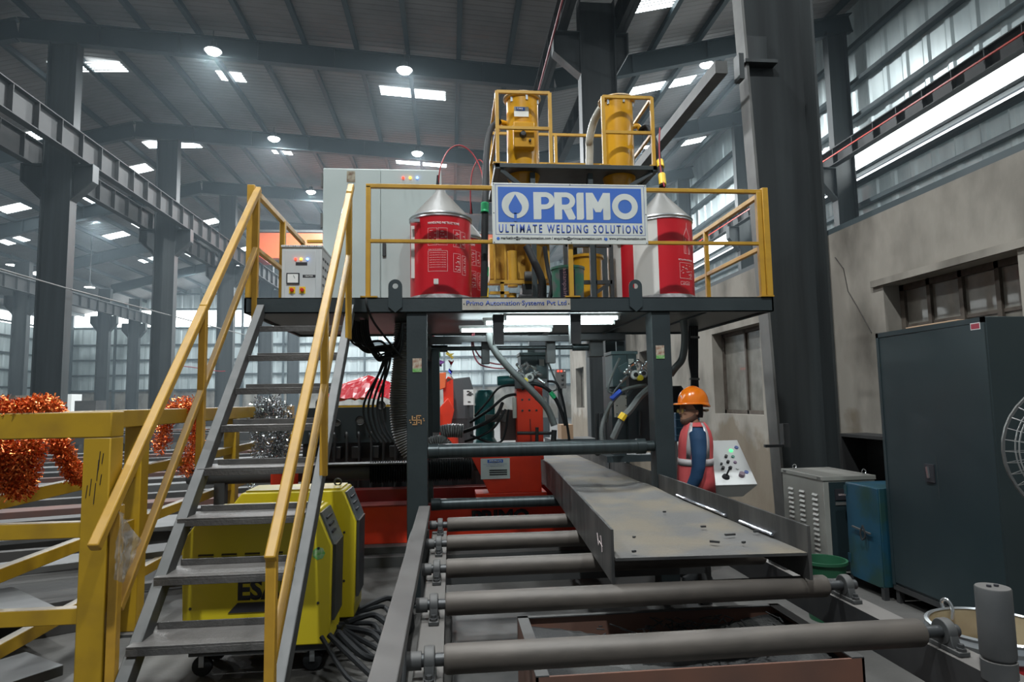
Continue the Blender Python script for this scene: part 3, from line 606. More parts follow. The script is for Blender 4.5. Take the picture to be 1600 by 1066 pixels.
# ---- wire drums with cone hoods
def bend(o, r, a_mid, cx_, cy_):
    """wrap flat lettering (in XZ, facing -Y) round a standing cylinder"""
    base = wloc(o)
    for v in o.data.vertices:
        w_ = v.co+base; a = a_mid + (w_.x-cx_)/r; v.co = Vector((cx_+r*math.sin(a), cy_-r*math.cos(a), w_.z))-base
def drum(x, y, label, split=None, r=.285, marks=True, apex=3.66, print_='HANDLING INSTRUCTIONS'):
    t = T('wire_drum', label, 'drum', (x, y, ZT), 'welding wire drums on the platform'); h0, h1 = ZT, 3.36
    MB().lathe([(0, h0), (r, h0), (r, h1), (r-.01, h1)], (x, y, 0), 40).build('body', drum_wrap if not split else drum_white, t)
    a0, a1 = (-PI, 0) if not split else split
    lab = MB().lathe([(r+.002, h0+.085), (r+.002, h1-.012)], (x, y, 0), 44, a0 if split else 0, a1 if split else 2*PI); lab.build('printed_sleeve', drum_red, t)
    if not split: pass
    MB().lathe([(r+.001, h0+.001), (r+.004, h0+.03), (r+.0035, h0+.085)], (x, y, 0), 40).build('film_wrap', drum_wrap, t)
    MB().lathe([(r-.01, h1-.03), (r+.012, h1-.02), (r+.006, h1-.008), (r+.014, h1+.006), (r+.004, h1+.02), (r-.02, h1+.018)], (x, y, 0), 40).build('rim', zinc, t)
    MB().lathe([(r-.004, h1+.015), (r-.02, h1+.04), (.05, apex-.02), (.045, apex), (0, apex)], (x, y, 0), 40).build('cone_hood', cone_mat, t)
    if marks:
        R2 = r+.0035
        def wr(s_, w_, h_, xo, z_, nm='printed_text', bold=0):
            o = text(s_, w_, h_, ink_white, t, x+xo, y-R2, z_, name=nm, bold=bold, th=.0004); 
            if o: bend(o, R2, 0, x, y)
        def fr(xo, z0, w_, h_, nm='printed_frame', fill=0):
            g = MB(); e = .0022
            for (p0, p1, q0, q1) in ((0, w_, 0, e), (0, w_, h_-e, h_), (0, e, 0, h_), (w_-e, w_, 0, h_)):
                n = 6
                for k in range(n if p1-p0 > e else 1):
                    n_ = n if p1-p0 > e else 1; u0, u1 = p0+(p1-p0)*k/n_, p0+(p1-p0)*(k+1)/n_
                    a, b = (xo+u0)/R2, (xo+u1)/R2
                    g.add([(x+R2*math.sin(c_), y-R2*math.cos(c_), z0+zz) for c_, zz in ((a, q0), (b, q0), (b, q1), (a, q1))], [(0, 1, 2, 3)])
            rr = random.Random(int(z0*1000+xo*100))
            for k in range(fill):
                u, v_ = rr.uniform(.01, w_-.02), rr.uniform(.01, h_-.02); l = rr.uniform(.008, .03)
                a, b = (xo+u)/R2, (xo+min(u+l, w_-.004))/R2
                g.add([(x+R2*math.sin(c_), y-R2*math.cos(c_), z0+zz) for c_, zz in ((a, v_), (b, v_), (b, v_+.0035), (a, v_+.0035))], [(0, 1, 2, 3)])
            g.build(nm, ink_white, t, smooth=False)
        if not split:
            wr(print_, .30, .023, -.115, 3.255, bold=.035)
            fr(-.115, 3.06, .085, .16, fill=12); fr(-.02, 3.06, .085, .16, fill=12); fr(.12, 3.05, .075, .16, fill=12); fr(.2, 3.05, .06, .15, fill=9)
            wr('Keep dry and upright', .12, .012, -.11, 3.015); fr(-.115, 2.82, .18, .19, fill=0)
            for k in range(7): wr('handle with care store in a dry place', .15, .010, -.1, 2.985-k*.022)
            fr(.12, 2.82, .075, .17, fill=16); fr(.215, 2.8, .05, .18, fill=12)
            MB().box(x-.062, x-.02, y-R2-.003, y-R2+.006, 2.70, 2.75).build('small_white_label', drum_white, t)
        else:
            wr('INSTALLATION INSTRUCTIONS', .19, .015, .05, 2.93, bold=.02); fr(.06, 2.76, .17, .15, fill=22); fr(.065, 2.70, .05, .03, fill=3); fr(.125, 2.70, .05, .03, fill=3)
            g = MB(); 
            for (u0, v0, u1, v1) in ((.12, 3.0, .12, 3.17), (.2, 3.0, .2, 3.17), (.12, 3.17, .16, 3.25), (.2, 3.17, .16, 3.25), (.12, 3.0, .2, 3.0), (.14, 3.0, .14, 3.15), (.18, 3.0, .18, 3.15), (.16, 3.25, .165, 3.3)):
                a, b = u0/R2, u1/R2; g.bar((x+R2*math.sin(a), y-R2*math.cos(a), v0), (x+R2*math.sin(b), y-R2*math.cos(b), v1), .002, .003)
            g.build('printed_drawing', ink_white, t)
    return t
d1 = drum(-.075, 6.0, 'red welding wire drum standing directly before the pale cabinet')
a = B(-.345, -.30, 5.84, 5.86, 2.78, 3.27); a.build('tear_strip', drum_white, d1)
MB().box(-.34, -.26, 5.74, 5.78, 3.28, 3.31).build('clamp_latch', zinc, d1)
drum(.10, 6.78, 'red wire drum half hidden behind the front left drum', apex=3.7)
drum(2.09, 6.0, 'white and red wire drum to the right of the big sign', split=(-PI/2-.48, PI/2))
drum(2.03, 6.8, 'white wire drum mostly hidden behind the right-hand red and white drum', apex=3.7, marks=False, split=(-PI/2-.75, PI/2))
# ---- hopper deck above
hd = T('hopper_deck', 'black raised hopper deck with yellow box railings above the sign', 'platform', (1.3, 6.8, ZT))
hx0, hx1, hy0, hy1, hz = .47, 2.15, 6.22, 7.3, 4.03
mb = MB(); mb.box(hx0, hx1, hy0, hy0+.05, hz-.045, hz+.0); mb.box(hx0, hx1, hy1-.05, hy1, hz-.06, hz); mb.box(hx0, hx0+.05, hy0, hy1, hz-.06, hz); mb.box(hx1-.05, hx1, hy0, hy1, hz-.06, hz); mb.build('deck_frame', charcoal, hd, bevel=.003)
MB().box(hx0+.04, hx1-.04, hy0+.04, hy1-.04, hz-.02, hz-.008).build('deck_plate', black_paint, hd)
for x in (.86, 1.46): MB().box(x-.025, x+.025, 6.3, 6.35, ZT, hz-.06).build('leg', charcoal, hd); MB().box(x-.025, x+.025, 7.2, 7.25, ZT, hz-.06).build('leg', charcoal, hd)
for p, q in (((.53, 6.26, hz-.06), (.86, 6.3, 3.72)), ((2.1, 6.26, hz-.06), (1.48, 6.5, 3.62)), ((.86, 6.35, hz-.06), (.86, 7.2, 3.4)), ((1.46, 6.35, hz-.06), (1.46, 7.2, 3.4))): MB().bar(p, q, .04, .04).build('brace', charcoal, hd)
def cage(x0, x1, y0, y1, z0, z1, zm, sides):
    for p, q in (((x0, y0, z1), (x1, y0, z1)), ((x0, y0, zm), (x1, y0, zm))): MB().bar(p, q, .03, .03).build('rail', yellow, hd)
    for x in (x0, x1):
        MB().bar((x, y0, z0), (x, y0, z1), .035, .035, (0, 1, 0)).build('rail_post', yellow, hd); B(x-.05, x+.05, y0-.03, y0+.03, z0, z0+.01).build('foot_plate', yellow, hd)
    for x in sides:
        for z in (z1, zm): MB().bar((x, y0, z), (x, y1, z), .03, .03).build('rail', yellow, hd)
        MB().bar((x, y1, z0), (x, y1, z1), .035, .035, (0, 1, 0)).build('rail_post', yellow, hd)
cage(.50, 1.045, 6.25, 7.25, hz, 4.79, 4.41, (.50,)); cage(1.6, 2.12, 6.25, 7.25, hz, 4.77, 4.39, (2.12,))
for z in (4.78, 4.42, 4.1): MB().bar((.5, 7.25, z), (2.12, 7.25, z), .03, .03).build('rail', yellow, hd)
MB().bar((1.27, 7.25, hz), (1.27, 7.25, 4.78), .035, .035, (0, 1, 0)).build('rail_post', yellow, hd)
def hopper(x, y, r, label, box=False):
    t = T('flux_hopper', label, 'hopper', (x, y, 3.35), 'flux hoppers')
    MB().lathe([(0, 4.86), (r+.02, 4.86), (r+.02, 4.835), (r, 4.83), (r, hz+.0), (r, hz-.02), (r+.004, hz-.022), (r+.004, hz-.035), (.075, 3.72), (.05, 3.58), (.05, 3.35), (0, 3.35)], (x, y, 0), 36).build('tank', yellow_hopper, t)
    MB().lathe([(0, 4.872), (r+.03, 4.868), (r+.034, 4.855), (r+.022, 4.842)], (x, y, 0), 36).build('lid', mat('lid_tan', (.4, .24, .08), .5, c2=(.5, .42, .3), ns=9), t)
    return t
h1 = hopper(.795, 6.55, .17, 'yellow flux hopper with black knob and control box, left on the raised deck')
h2 = hopper(1.83, 6.55, .17, 'plain yellow flux hopper, right on the raised deck')
a, b = P(801, 196, 6.4), P(834, 236, 6.4)
B(a.x, b.x, 6.30, 6.42, b.z, a.z).build('control_housing', yellow_hopper, h1, bevel=.008)
MB().lathe([(0, -.05), (.025, -.048), (.034, -.01), (.036, 0)], P(817, 210.5, 6.30), 18, axis='Y').build('black_knob', black_paint, h1)
MB().lathe([(0, -.03), (.012, -.028), (.014, 0)], P(828, 220, 6.30), 12, axis='Y').build('small_switch', black_paint, h1)
a, b = P(803, 167, 6.38), P(826, 183, 6.38); lb = B(a.x, b.x, 6.372, 6.380, b.z, a.z).build('maker_label', sign_white, h1)
B(a.x+.02, b.x-.04, 6.369, 6.373, a.z-.045, a.z-.008).build('label_header', sign_blue, h1); text('PRIMO', .06, .02, white, h1, a.x+.03, 6.367, a.z-.037, name='label_text', bold=.03)
MB().tube(smoothpath([(.64, 6.6, 4.6), (.56, 6.55, 4.6), (.53, 6.52, 4.55), (.52, 6.5, 4.48)]), .03, 10).build('inlet_elbow', yellow_hopper, h1)
MB().tube(smoothpath([(2.0, 6.6, 4.6), (2.07, 6.6, 4.62), (2.1, 6.6, 4.57)]), .03, 10).build('inlet_elbow', yellow_hopper, h2)
for i in range(2):
    hh = (h1, h2)[i]; x = (.795, 1.83)[i]
    for a in range(3): an = -2.4+a*1.0; MB().box(x+.17*math.cos(an)-.01, x+.17*math.cos(an)+.012, 6.55+.17*math.sin(an)-.012, 6.55+.17*math.sin(an)+.01, 4.78, 4.83).build('lid_clip', zinc, hh)
hb = tag(hose([P(780, 190, 6.5), P(768, 200, 6.4), P(762, 225, 6.2), P(759, 265, 5.9), P(758, 320, 5.6), P(757, 400, 5.55), (.305, 5.55, ZT+.03)], .031, 12).build('black_hose', black), 'thick black hose with green tape hanging left of the sign', 'hose')
for py, m_, z_ in ((325, green_tape, 0), (425, green_tape, 0), (458, yellow_tape, 0)):
    p0, p1 = P(757.6, py-7, 5.575), P(757.3, py+7, 5.56); MB().tube([p0, p1], .036, 12).build('tape_band', m_, hb)
tag(hose([P(940, 168, 6.75), P(928, 190, 6.9), P(921, 220, 7.0), P(921, 250, 7.05), (1.54, 7.05, 3.0)], .045, 12).build('clear_hose', mat('clear_hose', (.5, .49, .43), .3, c2=(.38, .37, .32), ns=9)), 'pale translucent hose curving beside the right hopper', 'hose')
hb = tag(hose([(2.1, 6.6, 4.57), P(1012, 200, 6.5), P(1024, 225, 6.4), P(1031, 260, 6.2), P(1035, 292, 6.05)], .032, 10).build('black_hose', black), 'black hose with yellow tape from the right hopper to the drum below', 'hose')
MB().tube([P(1031, 252, 6.23), P(1032.5, 262, 6.18)], .037, 10).build('tape_band', yellow_tape, hb); MB().tube([P(1034, 273, 6.1), P(1035.5, 289, 6.05)], .037, 10).build('tape_band', yellow_tape, hb)
tag(hose([P(685, 292, 6.0), P(688, 262, 6.0), P(700, 236, 6.1), P(718, 227, 6.1), P(738, 240, 6.1), P(752, 268, 6.0), P(756, 300, 5.85), P(757, 345, 5.8)], .007, 6).build('red_cable', red_wire), 'red cable arching high from the front left drum to the black hose', 'cable')
tag(hose([P(736, 334, 6.6), P(735, 300, 6.6), P(738, 268, 6.6), P(748, 250, 6.6), P(758, 262, 6.5), P(762, 300, 6.4)], .007, 6).build('red_cable', red_wire), 'smaller red cable arch rising from the half hidden drum', 'cable')
tag(hose([P(1031, 200, 6.2), P(1030, 230, 6.15), P(1032, 262, 6.1), P(1038, 292, 6.0)], .008, 6).build('red_cable', red_wire), 'red cable running down beside the taped black hose on the right', 'cable')
for v in (P(684, 293, 6.0), P(736, 334, 6.62)):
    MB().tube([v, v+Vector((0, 0, .12))], [.018, .008], 10).build('cable_nozzle', black, None)
nz = [o for o in COL.objects if o.name.startswith('cable_nozzle')]
tag(nz[0], 'black cable gland on the tip of the front left drum cone', 'gland', 'cable glands on drum cones'); tag(nz[1], 'black cable gland on the half hidden drum cone', 'gland', 'cable glands on drum cones')

# ---- yellow machinery behind the sign
fr = T('flux_recovery_unit', 'yellow flux recovery machine with ribs and pipes behind the sign', 'machine', (.75, 7.0, ZT))
mb = MB().box(.45, 1.12, 6.95, 7.25, 2.98, 3.45)
mb.build('hopper_body', yellow, fr, bevel=.01)
mb = MB()
for x in (.5, .62, .74, .86, .98, 1.1): mb.box(x-.012, x+.012, 6.9, 6.96, 2.95, 3.45)
mb.build('ribs', yellow, fr)
MB().lathe([(0, 2.86), (.055, 2.86), (.055, 3.25), (0, 3.25)], (.68, 6.75, 0), 18).build('pipe_stub', yellow, fr)
MB().lathe([(0, 3.3), (.1, 3.3), (.04, 2.98), (0, 2.98)], (.92, 6.8, 0), 18).build('funnel', yellow, fr)
mb = MB(); 
for x in (.55, .98): mb.box(x-.02, x+.02, 6.55, 6.59, ZT, 2.88)
mb.box(.42, 1.0, 6.55, 6.59, 2.86, 2.9); mb.box(.42, .62, 6.55, 6.59, 2.75, 2.78)
mb.build('stand', yellow, fr)
MB().lathe([(0, ZT), (.05, ZT), (.055, 2.78), (0, 2.78)], (.66, 6.7, 0), 14).build('lower_pipe', yellow, fr)
mb = MB().box(.72, 1.0, 6.5, 6.85, ZT+.0, 2.74); mb.box(.76, .96, 6.55, 6.8, 2.74, 2.86); mb.build('blower_motor', dark_steel, fr, bevel=.01)
MB().lathe([(.0, -.05), (.05, -.05), (.05, .05), (0, .05)], (.83, 6.5, 2.93), 14, axis='X').build('valve', column_edge, fr)
tk = T('flux_tank', 'yellow round tank with tan lid behind the paint bucket', 'tank', (1.62, 7.0, ZT))
MB().lathe([(0, 2.56), (.17, 2.56), (.17, 3.22), (.19, 3.22), (.19, 3.25), (0, 3.25)], (1.55, 7.0, 0), 30).build('shell', yellow_hopper, tk)
fs = T('black_stand', 'black square-tube stand between the paint bucket and the right drum', 'stand', (1.5, 6.4, ZT))
mb = MB()
for x in (1.2, 1.5, 1.68): mb.box(x-.02, x+.02, 6.4, 6.44, ZT, 3.4)
mb.box(1.2, 1.68, 6.4, 6.44, 2.83, 2.87); mb.box(1.2, 1.68, 6.4, 6.44, 3.22, 3.26); mb.bar((1.25, 6.42, ZT+.04), (1.66, 6.42, 2.84), .035, .035)
mb.build('frame', black_paint, fs)
pb = T('paint_bucket', 'mottled green paint bucket standing behind the centre rail post', 'bucket', (1.13, 5.95, ZT))
MB().lathe([(0, ZT), (.145, ZT), (.155, 2.88), (.162, 2.88), (.162, 2.90), (.15, 2.9), (0, 2.9)], (1.13, 5.95, 0), 32).build('pail', paint_green, pb)
MB().lathe([(.1475, ZT+.02), (.156, 2.86)], (1.13, 5.95, 0), 12, math.radians(-130), math.radians(-75)).build('dark_label', mat('label_navy', (.03, .03, .05), .4), pb)
o = text('asianpaints', .32, .045, mat('label_pink', (.5, .3, .33), .5), pb, 1.045, 5.79, 2.87, vert=True, name='label_text', rotz=-.35)
tag(hose([P(823, 385, 6.0), P(835, 410, 5.95), P(847, 440, 5.9), (.87, 5.88, ZT+.02)], .036, 12).build('black_hose', black), 'thick dark hose dropping below the sign left of the paint bucket', 'hose')
tag(hose([P(851, 385, 6.1), P(856, 420, 6.1), P(862, 450, 6.05), (.94, 6.02, ZT+.02)], .022, 10).build('black_hose', black), 'thinner dark hose dropping below the sign beside the paint bucket', 'hose')

# ---- stairs
stt = T('steel_stair', 'grey checker plate stair leading up to the platform', 'stair', (-1.18, 4.3, 0))
for x in (-1.545, -.82):
    MB().bar((x, 5.42, 2.44), (x, 2.98, -.01), .06, .09, (0, 0, 1)).build('stringer', stringer_mat, stt, bevel=.004)
for k in range(8):
    z = .5-.254+k*.254+ (0 if k else 0); yf = 3.36-.273+k*.273
    mb = MB(); mb.box(-1.56, -.86, yf, yf+.25, z-.012, z); mb.box(-1.56, -.86, yf, yf+.008, z-.045, z-.012); mb.box(-1.52, -.86, yf+.242, yf+.25, z, z+.035)
    mb.build('tread', tread_mat, stt, bevel=.002)
z = 2.278; yf = 3.36+7*.273
mb = MB(); mb.box(-1.56, -.86, yf, yf+.2, z-.012, z); mb.box(-1.56, -.86, yf, yf+.008, z-.045, z-.012); mb.build('tread', tread_mat, stt, bevel=.002)
def handrail(x, top, bot, mid, lowt, lowb, label, posty):
    t = T('stair_handrail', label, 'handrail', (x, 4.2, .5), 'yellow stair handrails')
    MB().bar(top, bot, .05, .05).build('rail', yellow, t, bevel=.008); MB().bar(lowt, lowb, .04, .04).build('rail', yellow, t, bevel=.006)
    for (p, q) in posty: MB().bar(p, q, .045, .045, (0, 1, 0)).build('post', yellow, t, bevel=.004)
handrail(-1.60, (-1.6, 5.46, 3.47), (-1.6, 3.12, 1.02), 0, (-1.6, 5.42, 2.95), (-1.6, 3.36, .68), 'yellow handrail on the left side of the grey stair',
         (((-1.6, 5.42, 2.33), (-1.6, 5.42, 3.44)), ((-1.6, 4.33, 1.25), (-1.6, 4.33, 2.31)), ((-1.6, 3.32, .04), (-1.6, 3.32, 1.18))))
handrail(-.79, (-.79, 5.2, 3.42), (-.79, 2.97, .97), 0, (-.79, 5.14, 2.86), (-.79, 3.0, .5), 'yellow handrail on the right side of the grey stair',
         (((-.79, 5.1, 2.15), (-.79, 5.1, 3.34)), ((-.79, 4.15, 1.2), (-.79, 4.15, 2.26)), ((-.79, 3.0, .03), (-.79, 3.0, 1.0))))
# ================================================================ ROLLER CONVEYOR
cf = T('roller_conveyor_frame', 'grey steel channel frame carrying the conveyor rollers', 'frame', (.95, 3.4, 0))
channel_steel = mat('channel_steel', (.02, .021, .022), .6, c2=(.035, .035, .035), ns=4, dust=.95)
def chan(x0, x1, y0, y1, z0, z1, name, m_=channel_steel):
    mb = MB().box(x0, x1, y0, y1, z1-.012, z1); mb.box(x0, x0+.012, y0, y1, z0, z1-.012); mb.box(x1-.012, x1, y0, y1, z0, z1-.012); mb.build(name, m_, cf)
chan(-.15, -.035, 1.35, 5.3, .45, .612, 'side_channel'); chan(1.965, 2.085, 1.2, 5.3, .45, .612, 'side_channel')
for y in (1.5, 3.3, 5.1):
    for x in (-.13, 1.99): B(x, x+.08, y, y+.08, 0, .45).build('leg', frame_steel, cf)
for y in (1.9, 4.9): B(-.05, 1.97, y, y+.06, .3, .4).build('cross_member', frame_steel, cf)
ST_ = ['nearest', 'second', 'third', 'fourth', 'fifth']
RY = [2.535, 3.2, 3.86, 4.53, 5.2]
def rollr(i):
    Y = RY[i]; r = .054; z = .68
    t = T('conveyor_roller', 'long grey conveyor roller, %s in the row counted from the near end' % ('first' if i == 0 else ST_[i]), 'roller', (.94, Y, z-r), 'conveyor rollers')
    MB().lathe([(0, -.03), (r-.006, -.03), (r, -.02), (r, 1.89), (r-.006, 1.90), (0, 1.90)], (0, Y, z), 32, axis='X').build('roller_tube', steel, t)
    MB().tube([(-.165, Y, z), (2.06, Y, z)], .024, 14).build('shaft', dark_steel, t)
    MB().lathe([(0, -.17), (.034, -.17), (.034, -.115), (0, -.115)], (0, Y, z), 18, axis='X').build('shaft_collar', frame_steel, t)
    for x in (-.085, 2.005):
        mb = MB(); mb.lathe([(.02, x-.02), (.05, x-.02), (.052, x-.01), (.052, x+.012), (.05, x+.02), (.02, x+.02)], (0, Y, z), 24, axis='X')
        mb.prism([(Y-.05, z), (Y+.05, z), (Y+.062, .64), (Y+.062, .614), (Y-.062, .614), (Y-.062, .64)], 'X', x-.018, x+.018)
        mb.box(x-.024, x+.024, Y-.1, Y+.1, .613, .632)
        p = mb.build('pillow_block', frame_steel, t, bevel=.003)
        for yy in (Y-.082, Y+.082): MB().lathe([(0, .66), (.012, .658), (.013, .645), (.019, .643), (.019, .632), (0, .632)], (x, yy, 0), 6).build('bolt', dark_steel, p)
for i in range(5): rollr(i)
tag(MB().box(-.255, -.165, .9, 5.28, .76, .82).box(-.25, -.24, .9, 5.28, .66, .76).build('edge_bar', mat('edge_bar_steel', (.115, .108, .102), .6, c2=(.085, .08, .077), ns=1.5, metal=.2), bevel=.004),
    'long flat grey steel bar lying along the left side of the rollers', 'bar')
for y in (1.5, 5.1): MB().box(-.235, -.17, y, y+.06, 0, .66).build('support_leg', frame_steel, None)
for i, o in enumerate([o for o in COL.objects if o.name.startswith('support_leg')]): tag(o, ('far' if i else 'near')+' upright leg beneath the long flat side bar', 'leg'); o.parent = [q for q in COL.objects if q.name.startswith('edge_bar')][0]; o.location = o.location-o.parent.location; del o['category']; del o['label']; o.name = 'leg'
gr = T('guide_roller', 'upright dark grey guide roller on the conveyor edge, in front of the red barrel', 'roller', (2.0, 2.27, .60))
MB().lathe([(0, .60), (.058, .60), (.058, .67), (.05, .672), (.05, .678), (.056, .68), (.058, .69), (.058, .925), (.055, .93), (0, .93)], (2.0, 2.27, 0), 32).build('roller_tube', mat('guide_grey', (.05, .052, .053), .6, c2=(.07, .07, .07), ns=5, dust=.6), gr)
for dx in (-.015, .015): MB().lathe([(0, .938), (.008, .937), (.008, .93)], (2.0+dx, 2.27, 0), 8).build('pin_hole', ink_black, gr)
tag(B(0, 1.93, 3.85, 5.2, .0, .03).build('floor_shade_sheet', mat('dirty_shade_sheet', (.02, .02, .019), .6, c2=(.06, .058, .055), ns=3), bevel=.003), 'dark oily sheet lying on the floor under the farther rollers', 'sheet')  # added sheet, coloured dark as shade beneath the rollers; mottling is dirt
# ---- H beam
hb = T('steel_h_beam', 'big tapered steel H beam lying flat on the rollers, dusted with sand-coloured flux', 'beam', (1.35, 5, .735))
ZL, ZH, ZW = .737, 1.0, .868
def XLf(y): return .80+.0625*(y-3.2) if y < 6.4 else 1.0
Y0, Y1 = 3.17, 9.6
lf = MB().bar((XLf(Y0), Y0+.03, (ZL+ZH)/2), (1.0, 6.4, (ZL+ZH)/2), .014, ZH-ZL); lf.bar((1.0, 6.4, (ZL+ZH)/2), (1.05, Y1, (ZL+ZH)/2), .014, ZH-ZL); lf.build('flange', beam_steel, hb, smooth=False)
MB().bar((1.775, Y0-.06, (ZL+ZH)/2), (1.775, Y1, (ZL+ZH)/2), .016, ZH-ZL).build('flange', beam_steel, hb, smooth=False)
wb = MB(); n = 46; k = 14; vs = []
rr = random.Random(3)
for i in range(n+1):
    y = Y0+(Y1-Y0)*i/n; a, b = XLf(y)+.007, 1.767
    for j in range(k+1):
        u = j/k; h = .0
        if i > 1 and 0 < j < k and y < 7: h = max(0, .012*math.sin(3*u+y*2.1)+.009*math.sin(7*u-y*3.3)+rr.uniform(-.002, .003)) + (.02*math.exp(-((u-.1)/.08)**2) if 4.4 < y < 6.3 else 0) + (.018*math.exp(-((u-.9)/.1)**2) if y > 3.6 else 0)
        vs.append((a+(b-a)*u, y if not (i == 0) else y-.05*u, ZW+h))
wb.add(vs, [(i*(k+1)+j, i*(k+1)+j+1, (i+1)*(k+1)+j+1, (i+1)*(k+1)+j) for i in range(n) for j in range(k)])
wb.build('flux_covered_web', sandy, hb)
wb = MB().prism([(XLf(Y0)+.006, Y0), (1.768, Y0-.05), (1.768, Y1), (1.05, Y1), (1.0, 6.4)], 'Z', ZW-.014, ZW-.001); wb.build('web', beam_steel, hb, smooth=False)
weld = MB(); pts = [(1.758, 3.3+.05*i, ZW+.022+rr.uniform(-.002, .002)) for i in range(50)]
bead = mat('fresh_weld_bead', (.75, .77, .85), .25, metal=.9)
MB().tube([p for p in pts if 4.0 < p[1] < 5.0], .009, 6).build('weld_bead', bead, hb); MB().tube([p for p in pts if 3.4 < p[1] < 3.88], .009, 6).build('weld_bead', bead, hb)
ch = MB()
a = PX(911, 800, .85)
for p, q in (((.853, 3.62, .90), (.853, 3.58, .84)), ((.853, 3.58, .84), (.853, 3.54, .90)), ((.853, 3.50, .91), (.853, 3.47, .83)), ((.8535, 3.56, .87), (.8535, 3.46, .86))):
    xx = XLf(p[1])-.009; ch.bar((xx, p[1], p[2]), (XLf(q[1])-.009, q[1], q[2]), .002, .004, (1, 0, 0))
ch.build('chalk_mark', ink_white, hb)
for i, (px, py, l, a) in enumerate(((1133, 836, .06, .1), (1109, 846, .05, -.6), (990, 840, .02, 1), (988, 862, .02, .3), (1178, 831, .04, .3), (1160, 848, .02, .5), (1036, 800, .02, .2), (1095, 823, .03, 0))):
    v = PZ(px, py, ZW+.022); mb = MB().bar(v, v+Vector((l*math.cos(a), l*math.sin(a), .0)), .012, .01)
    tag(mb.build('slag_chip', dark_steel), ('long dark slag chip near the right corner of the beam', 'angled dark slag chip toward the beam corner', 'small square slag chip near the left flange', 'tiny slag chip by the open beam end', 'slag chip beside the fresh weld bead', 'small chip on the sandy right part of the beam', 'tiny chip in the middle of the beam', 'thin chip in the middle right of the beam')[i], 'slag chip', 'slag chips on the beam')
# ---- collecting tray box under the rollers
tb = T('flux_tray', 'rust-brown steel tray under the near rollers, dusty flux and chips inside', 'tray', (1.2, 3.3, 0))
x0, x1, y0, y1, z1 = .37, 1.92, 2.95, 3.75, .42
mb = MB(); mb.box(x0, x0+.012, y0, y1, 0, z1); mb.box(x1-.012, x1, y0, y1, 0, z1); mb.box(x0, x1, y0, y0+.012, 0, z1); mb.box(x0, x1, y1-.012, y1, 0, z1); mb.build('side_walls', rust, tb)
mb = MB().box(x0, x0+.06, y0, y1, z1, z1+.006); mb.box(x1-.06, x1, y0, y1, z1, z1+.006); mb.box(x0, x1, y1-.03, y1, z1, z1+.006); mb.build('rim_strips', frame_steel, tb)
n, k = 40, 24; vs = []
for i in range(n+1):
    for j in range(k+1):
        u, v = i/n, j/k; X = x0+.013+(x1-x0-.026)*u; Yy = y0+.013+(y1-y0-.026)*v
        h = .355+.05*math.sin(u*6+v*2)*.5+.05*math.exp(-((u-.62)/.14)**2-((v-.7)/.3)**2)-.12*math.exp(-((u-.55)/.3)**2)*(.6)+rr.uniform(-.004, .006)
        vs.append((X, Yy, h))
mb = MB().add(vs, [(i*(k+1)+j, (i+1)*(k+1)+j, (i+1)*(k+1)+j+1, i*(k+1)+j+1) for i in range(n) for j in range(k)])
ob = mb.build('flux_heap', mat('grey_flux', (.1, .1, .095), .9, c2=(.04, .04, .04), ns=3, lo=.42, hi=.55, bump=.4, bs=60), tb); ob['kind'] = 'stuff'
mb = MB()
for i in range(160):
    u = rr.gauss(.62, .16); v = rr.gauss(.6, .2)
    if not (.03 < u < .97 and .05 < v < .95): continue
    X, Yy = x0+(x1-x0)*u, y0+(y1-y0)*v; a = rr.uniform(0, PI); l = rr.uniform(.03, .1)
    p = Vector((X, Yy, .385+rr.uniform(0, .03))); q = p+Vector((l*math.cos(a), l*math.sin(a), rr.uniform(-.02, .02)))
    q.x = min(max(q.x, x0+.03), x1-.03); q.y = min(max(q.y, y0+.03), y1-.03)
    mb.bar(p, q, .008, .004)
mb.build('slag_shavings', dark_steel, tb)['kind'] = 'stuff'
# red barrel
rb = T('red_barrel', 'open red steel barrel with litter, behind the upright guide roller', 'barrel', (2.40, 2.74, 0)); bx, by_, br_ = 2.40, 2.74, .25
MB().lathe([(0, 0), (br_, 0), (br_, .25), (br_+.008, .26), (br_, .27), (br_, .53)], (bx, by_, 0), 44).build('shell', mat('barrel_red', (.42, .015, .02), .35), rb)
MB().lathe([(br_-.008, .35), (br_-.008, .6), (br_-.002, .615)], (bx, by_, 0), 44).build('inner_wall', mat('barrel_inside', (.4, .33, .2), .4, c2=(.28, .22, .13), ns=5, metal=.4), rb)
MB().lathe([(br_, .53), (br_+.012, .54), (br_+.004, .56), (br_+.014, .58), (br_+.004, .6), (br_+.01, .612), (br_-.004, .618), (br_-.01, .61)], (bx, by_, 0), 44).build('rim', zinc, rb)
MB().lathe([(0, .43), (.15, .45), (br_-.01, .42)], (bx, by_, 0), 24).build('litter_bed', mat('litter_dark', (.08, .07, .065), .9, c2=(.3, .25, .2), ns=18), rb)
mb = MB()
hd_ = hose([(bx-.03, by_+.25, .6), (bx-.03, by_+.26, .64), (bx-.02, by_+.24, .655), (bx-.01, by_+.22, .62), (bx-.02, by_+.215, .57)], .008, 8); hd_.build('wire_handle', chrome, rb)
cols = [('orange_scrap', (.7, .2, .03)), ('yellow_scrap', (.7, .5, .05)), ('blue_scrap', (.08, .12, .5)), ('white_scrap', (.7, .68, .66)), ('brown_scrap', (.3, .2, .14)), ('pink_scrap', (.6, .25, .25)), ('grey_scrap', (.25, .24, .23))]
names = ['crumpled orange wrapper', 'yellow scrap of packaging', 'blue scrap of packaging', 'crumpled white film', 'brown paper scrap', 'pinkish paper scrap', 'grey rag']
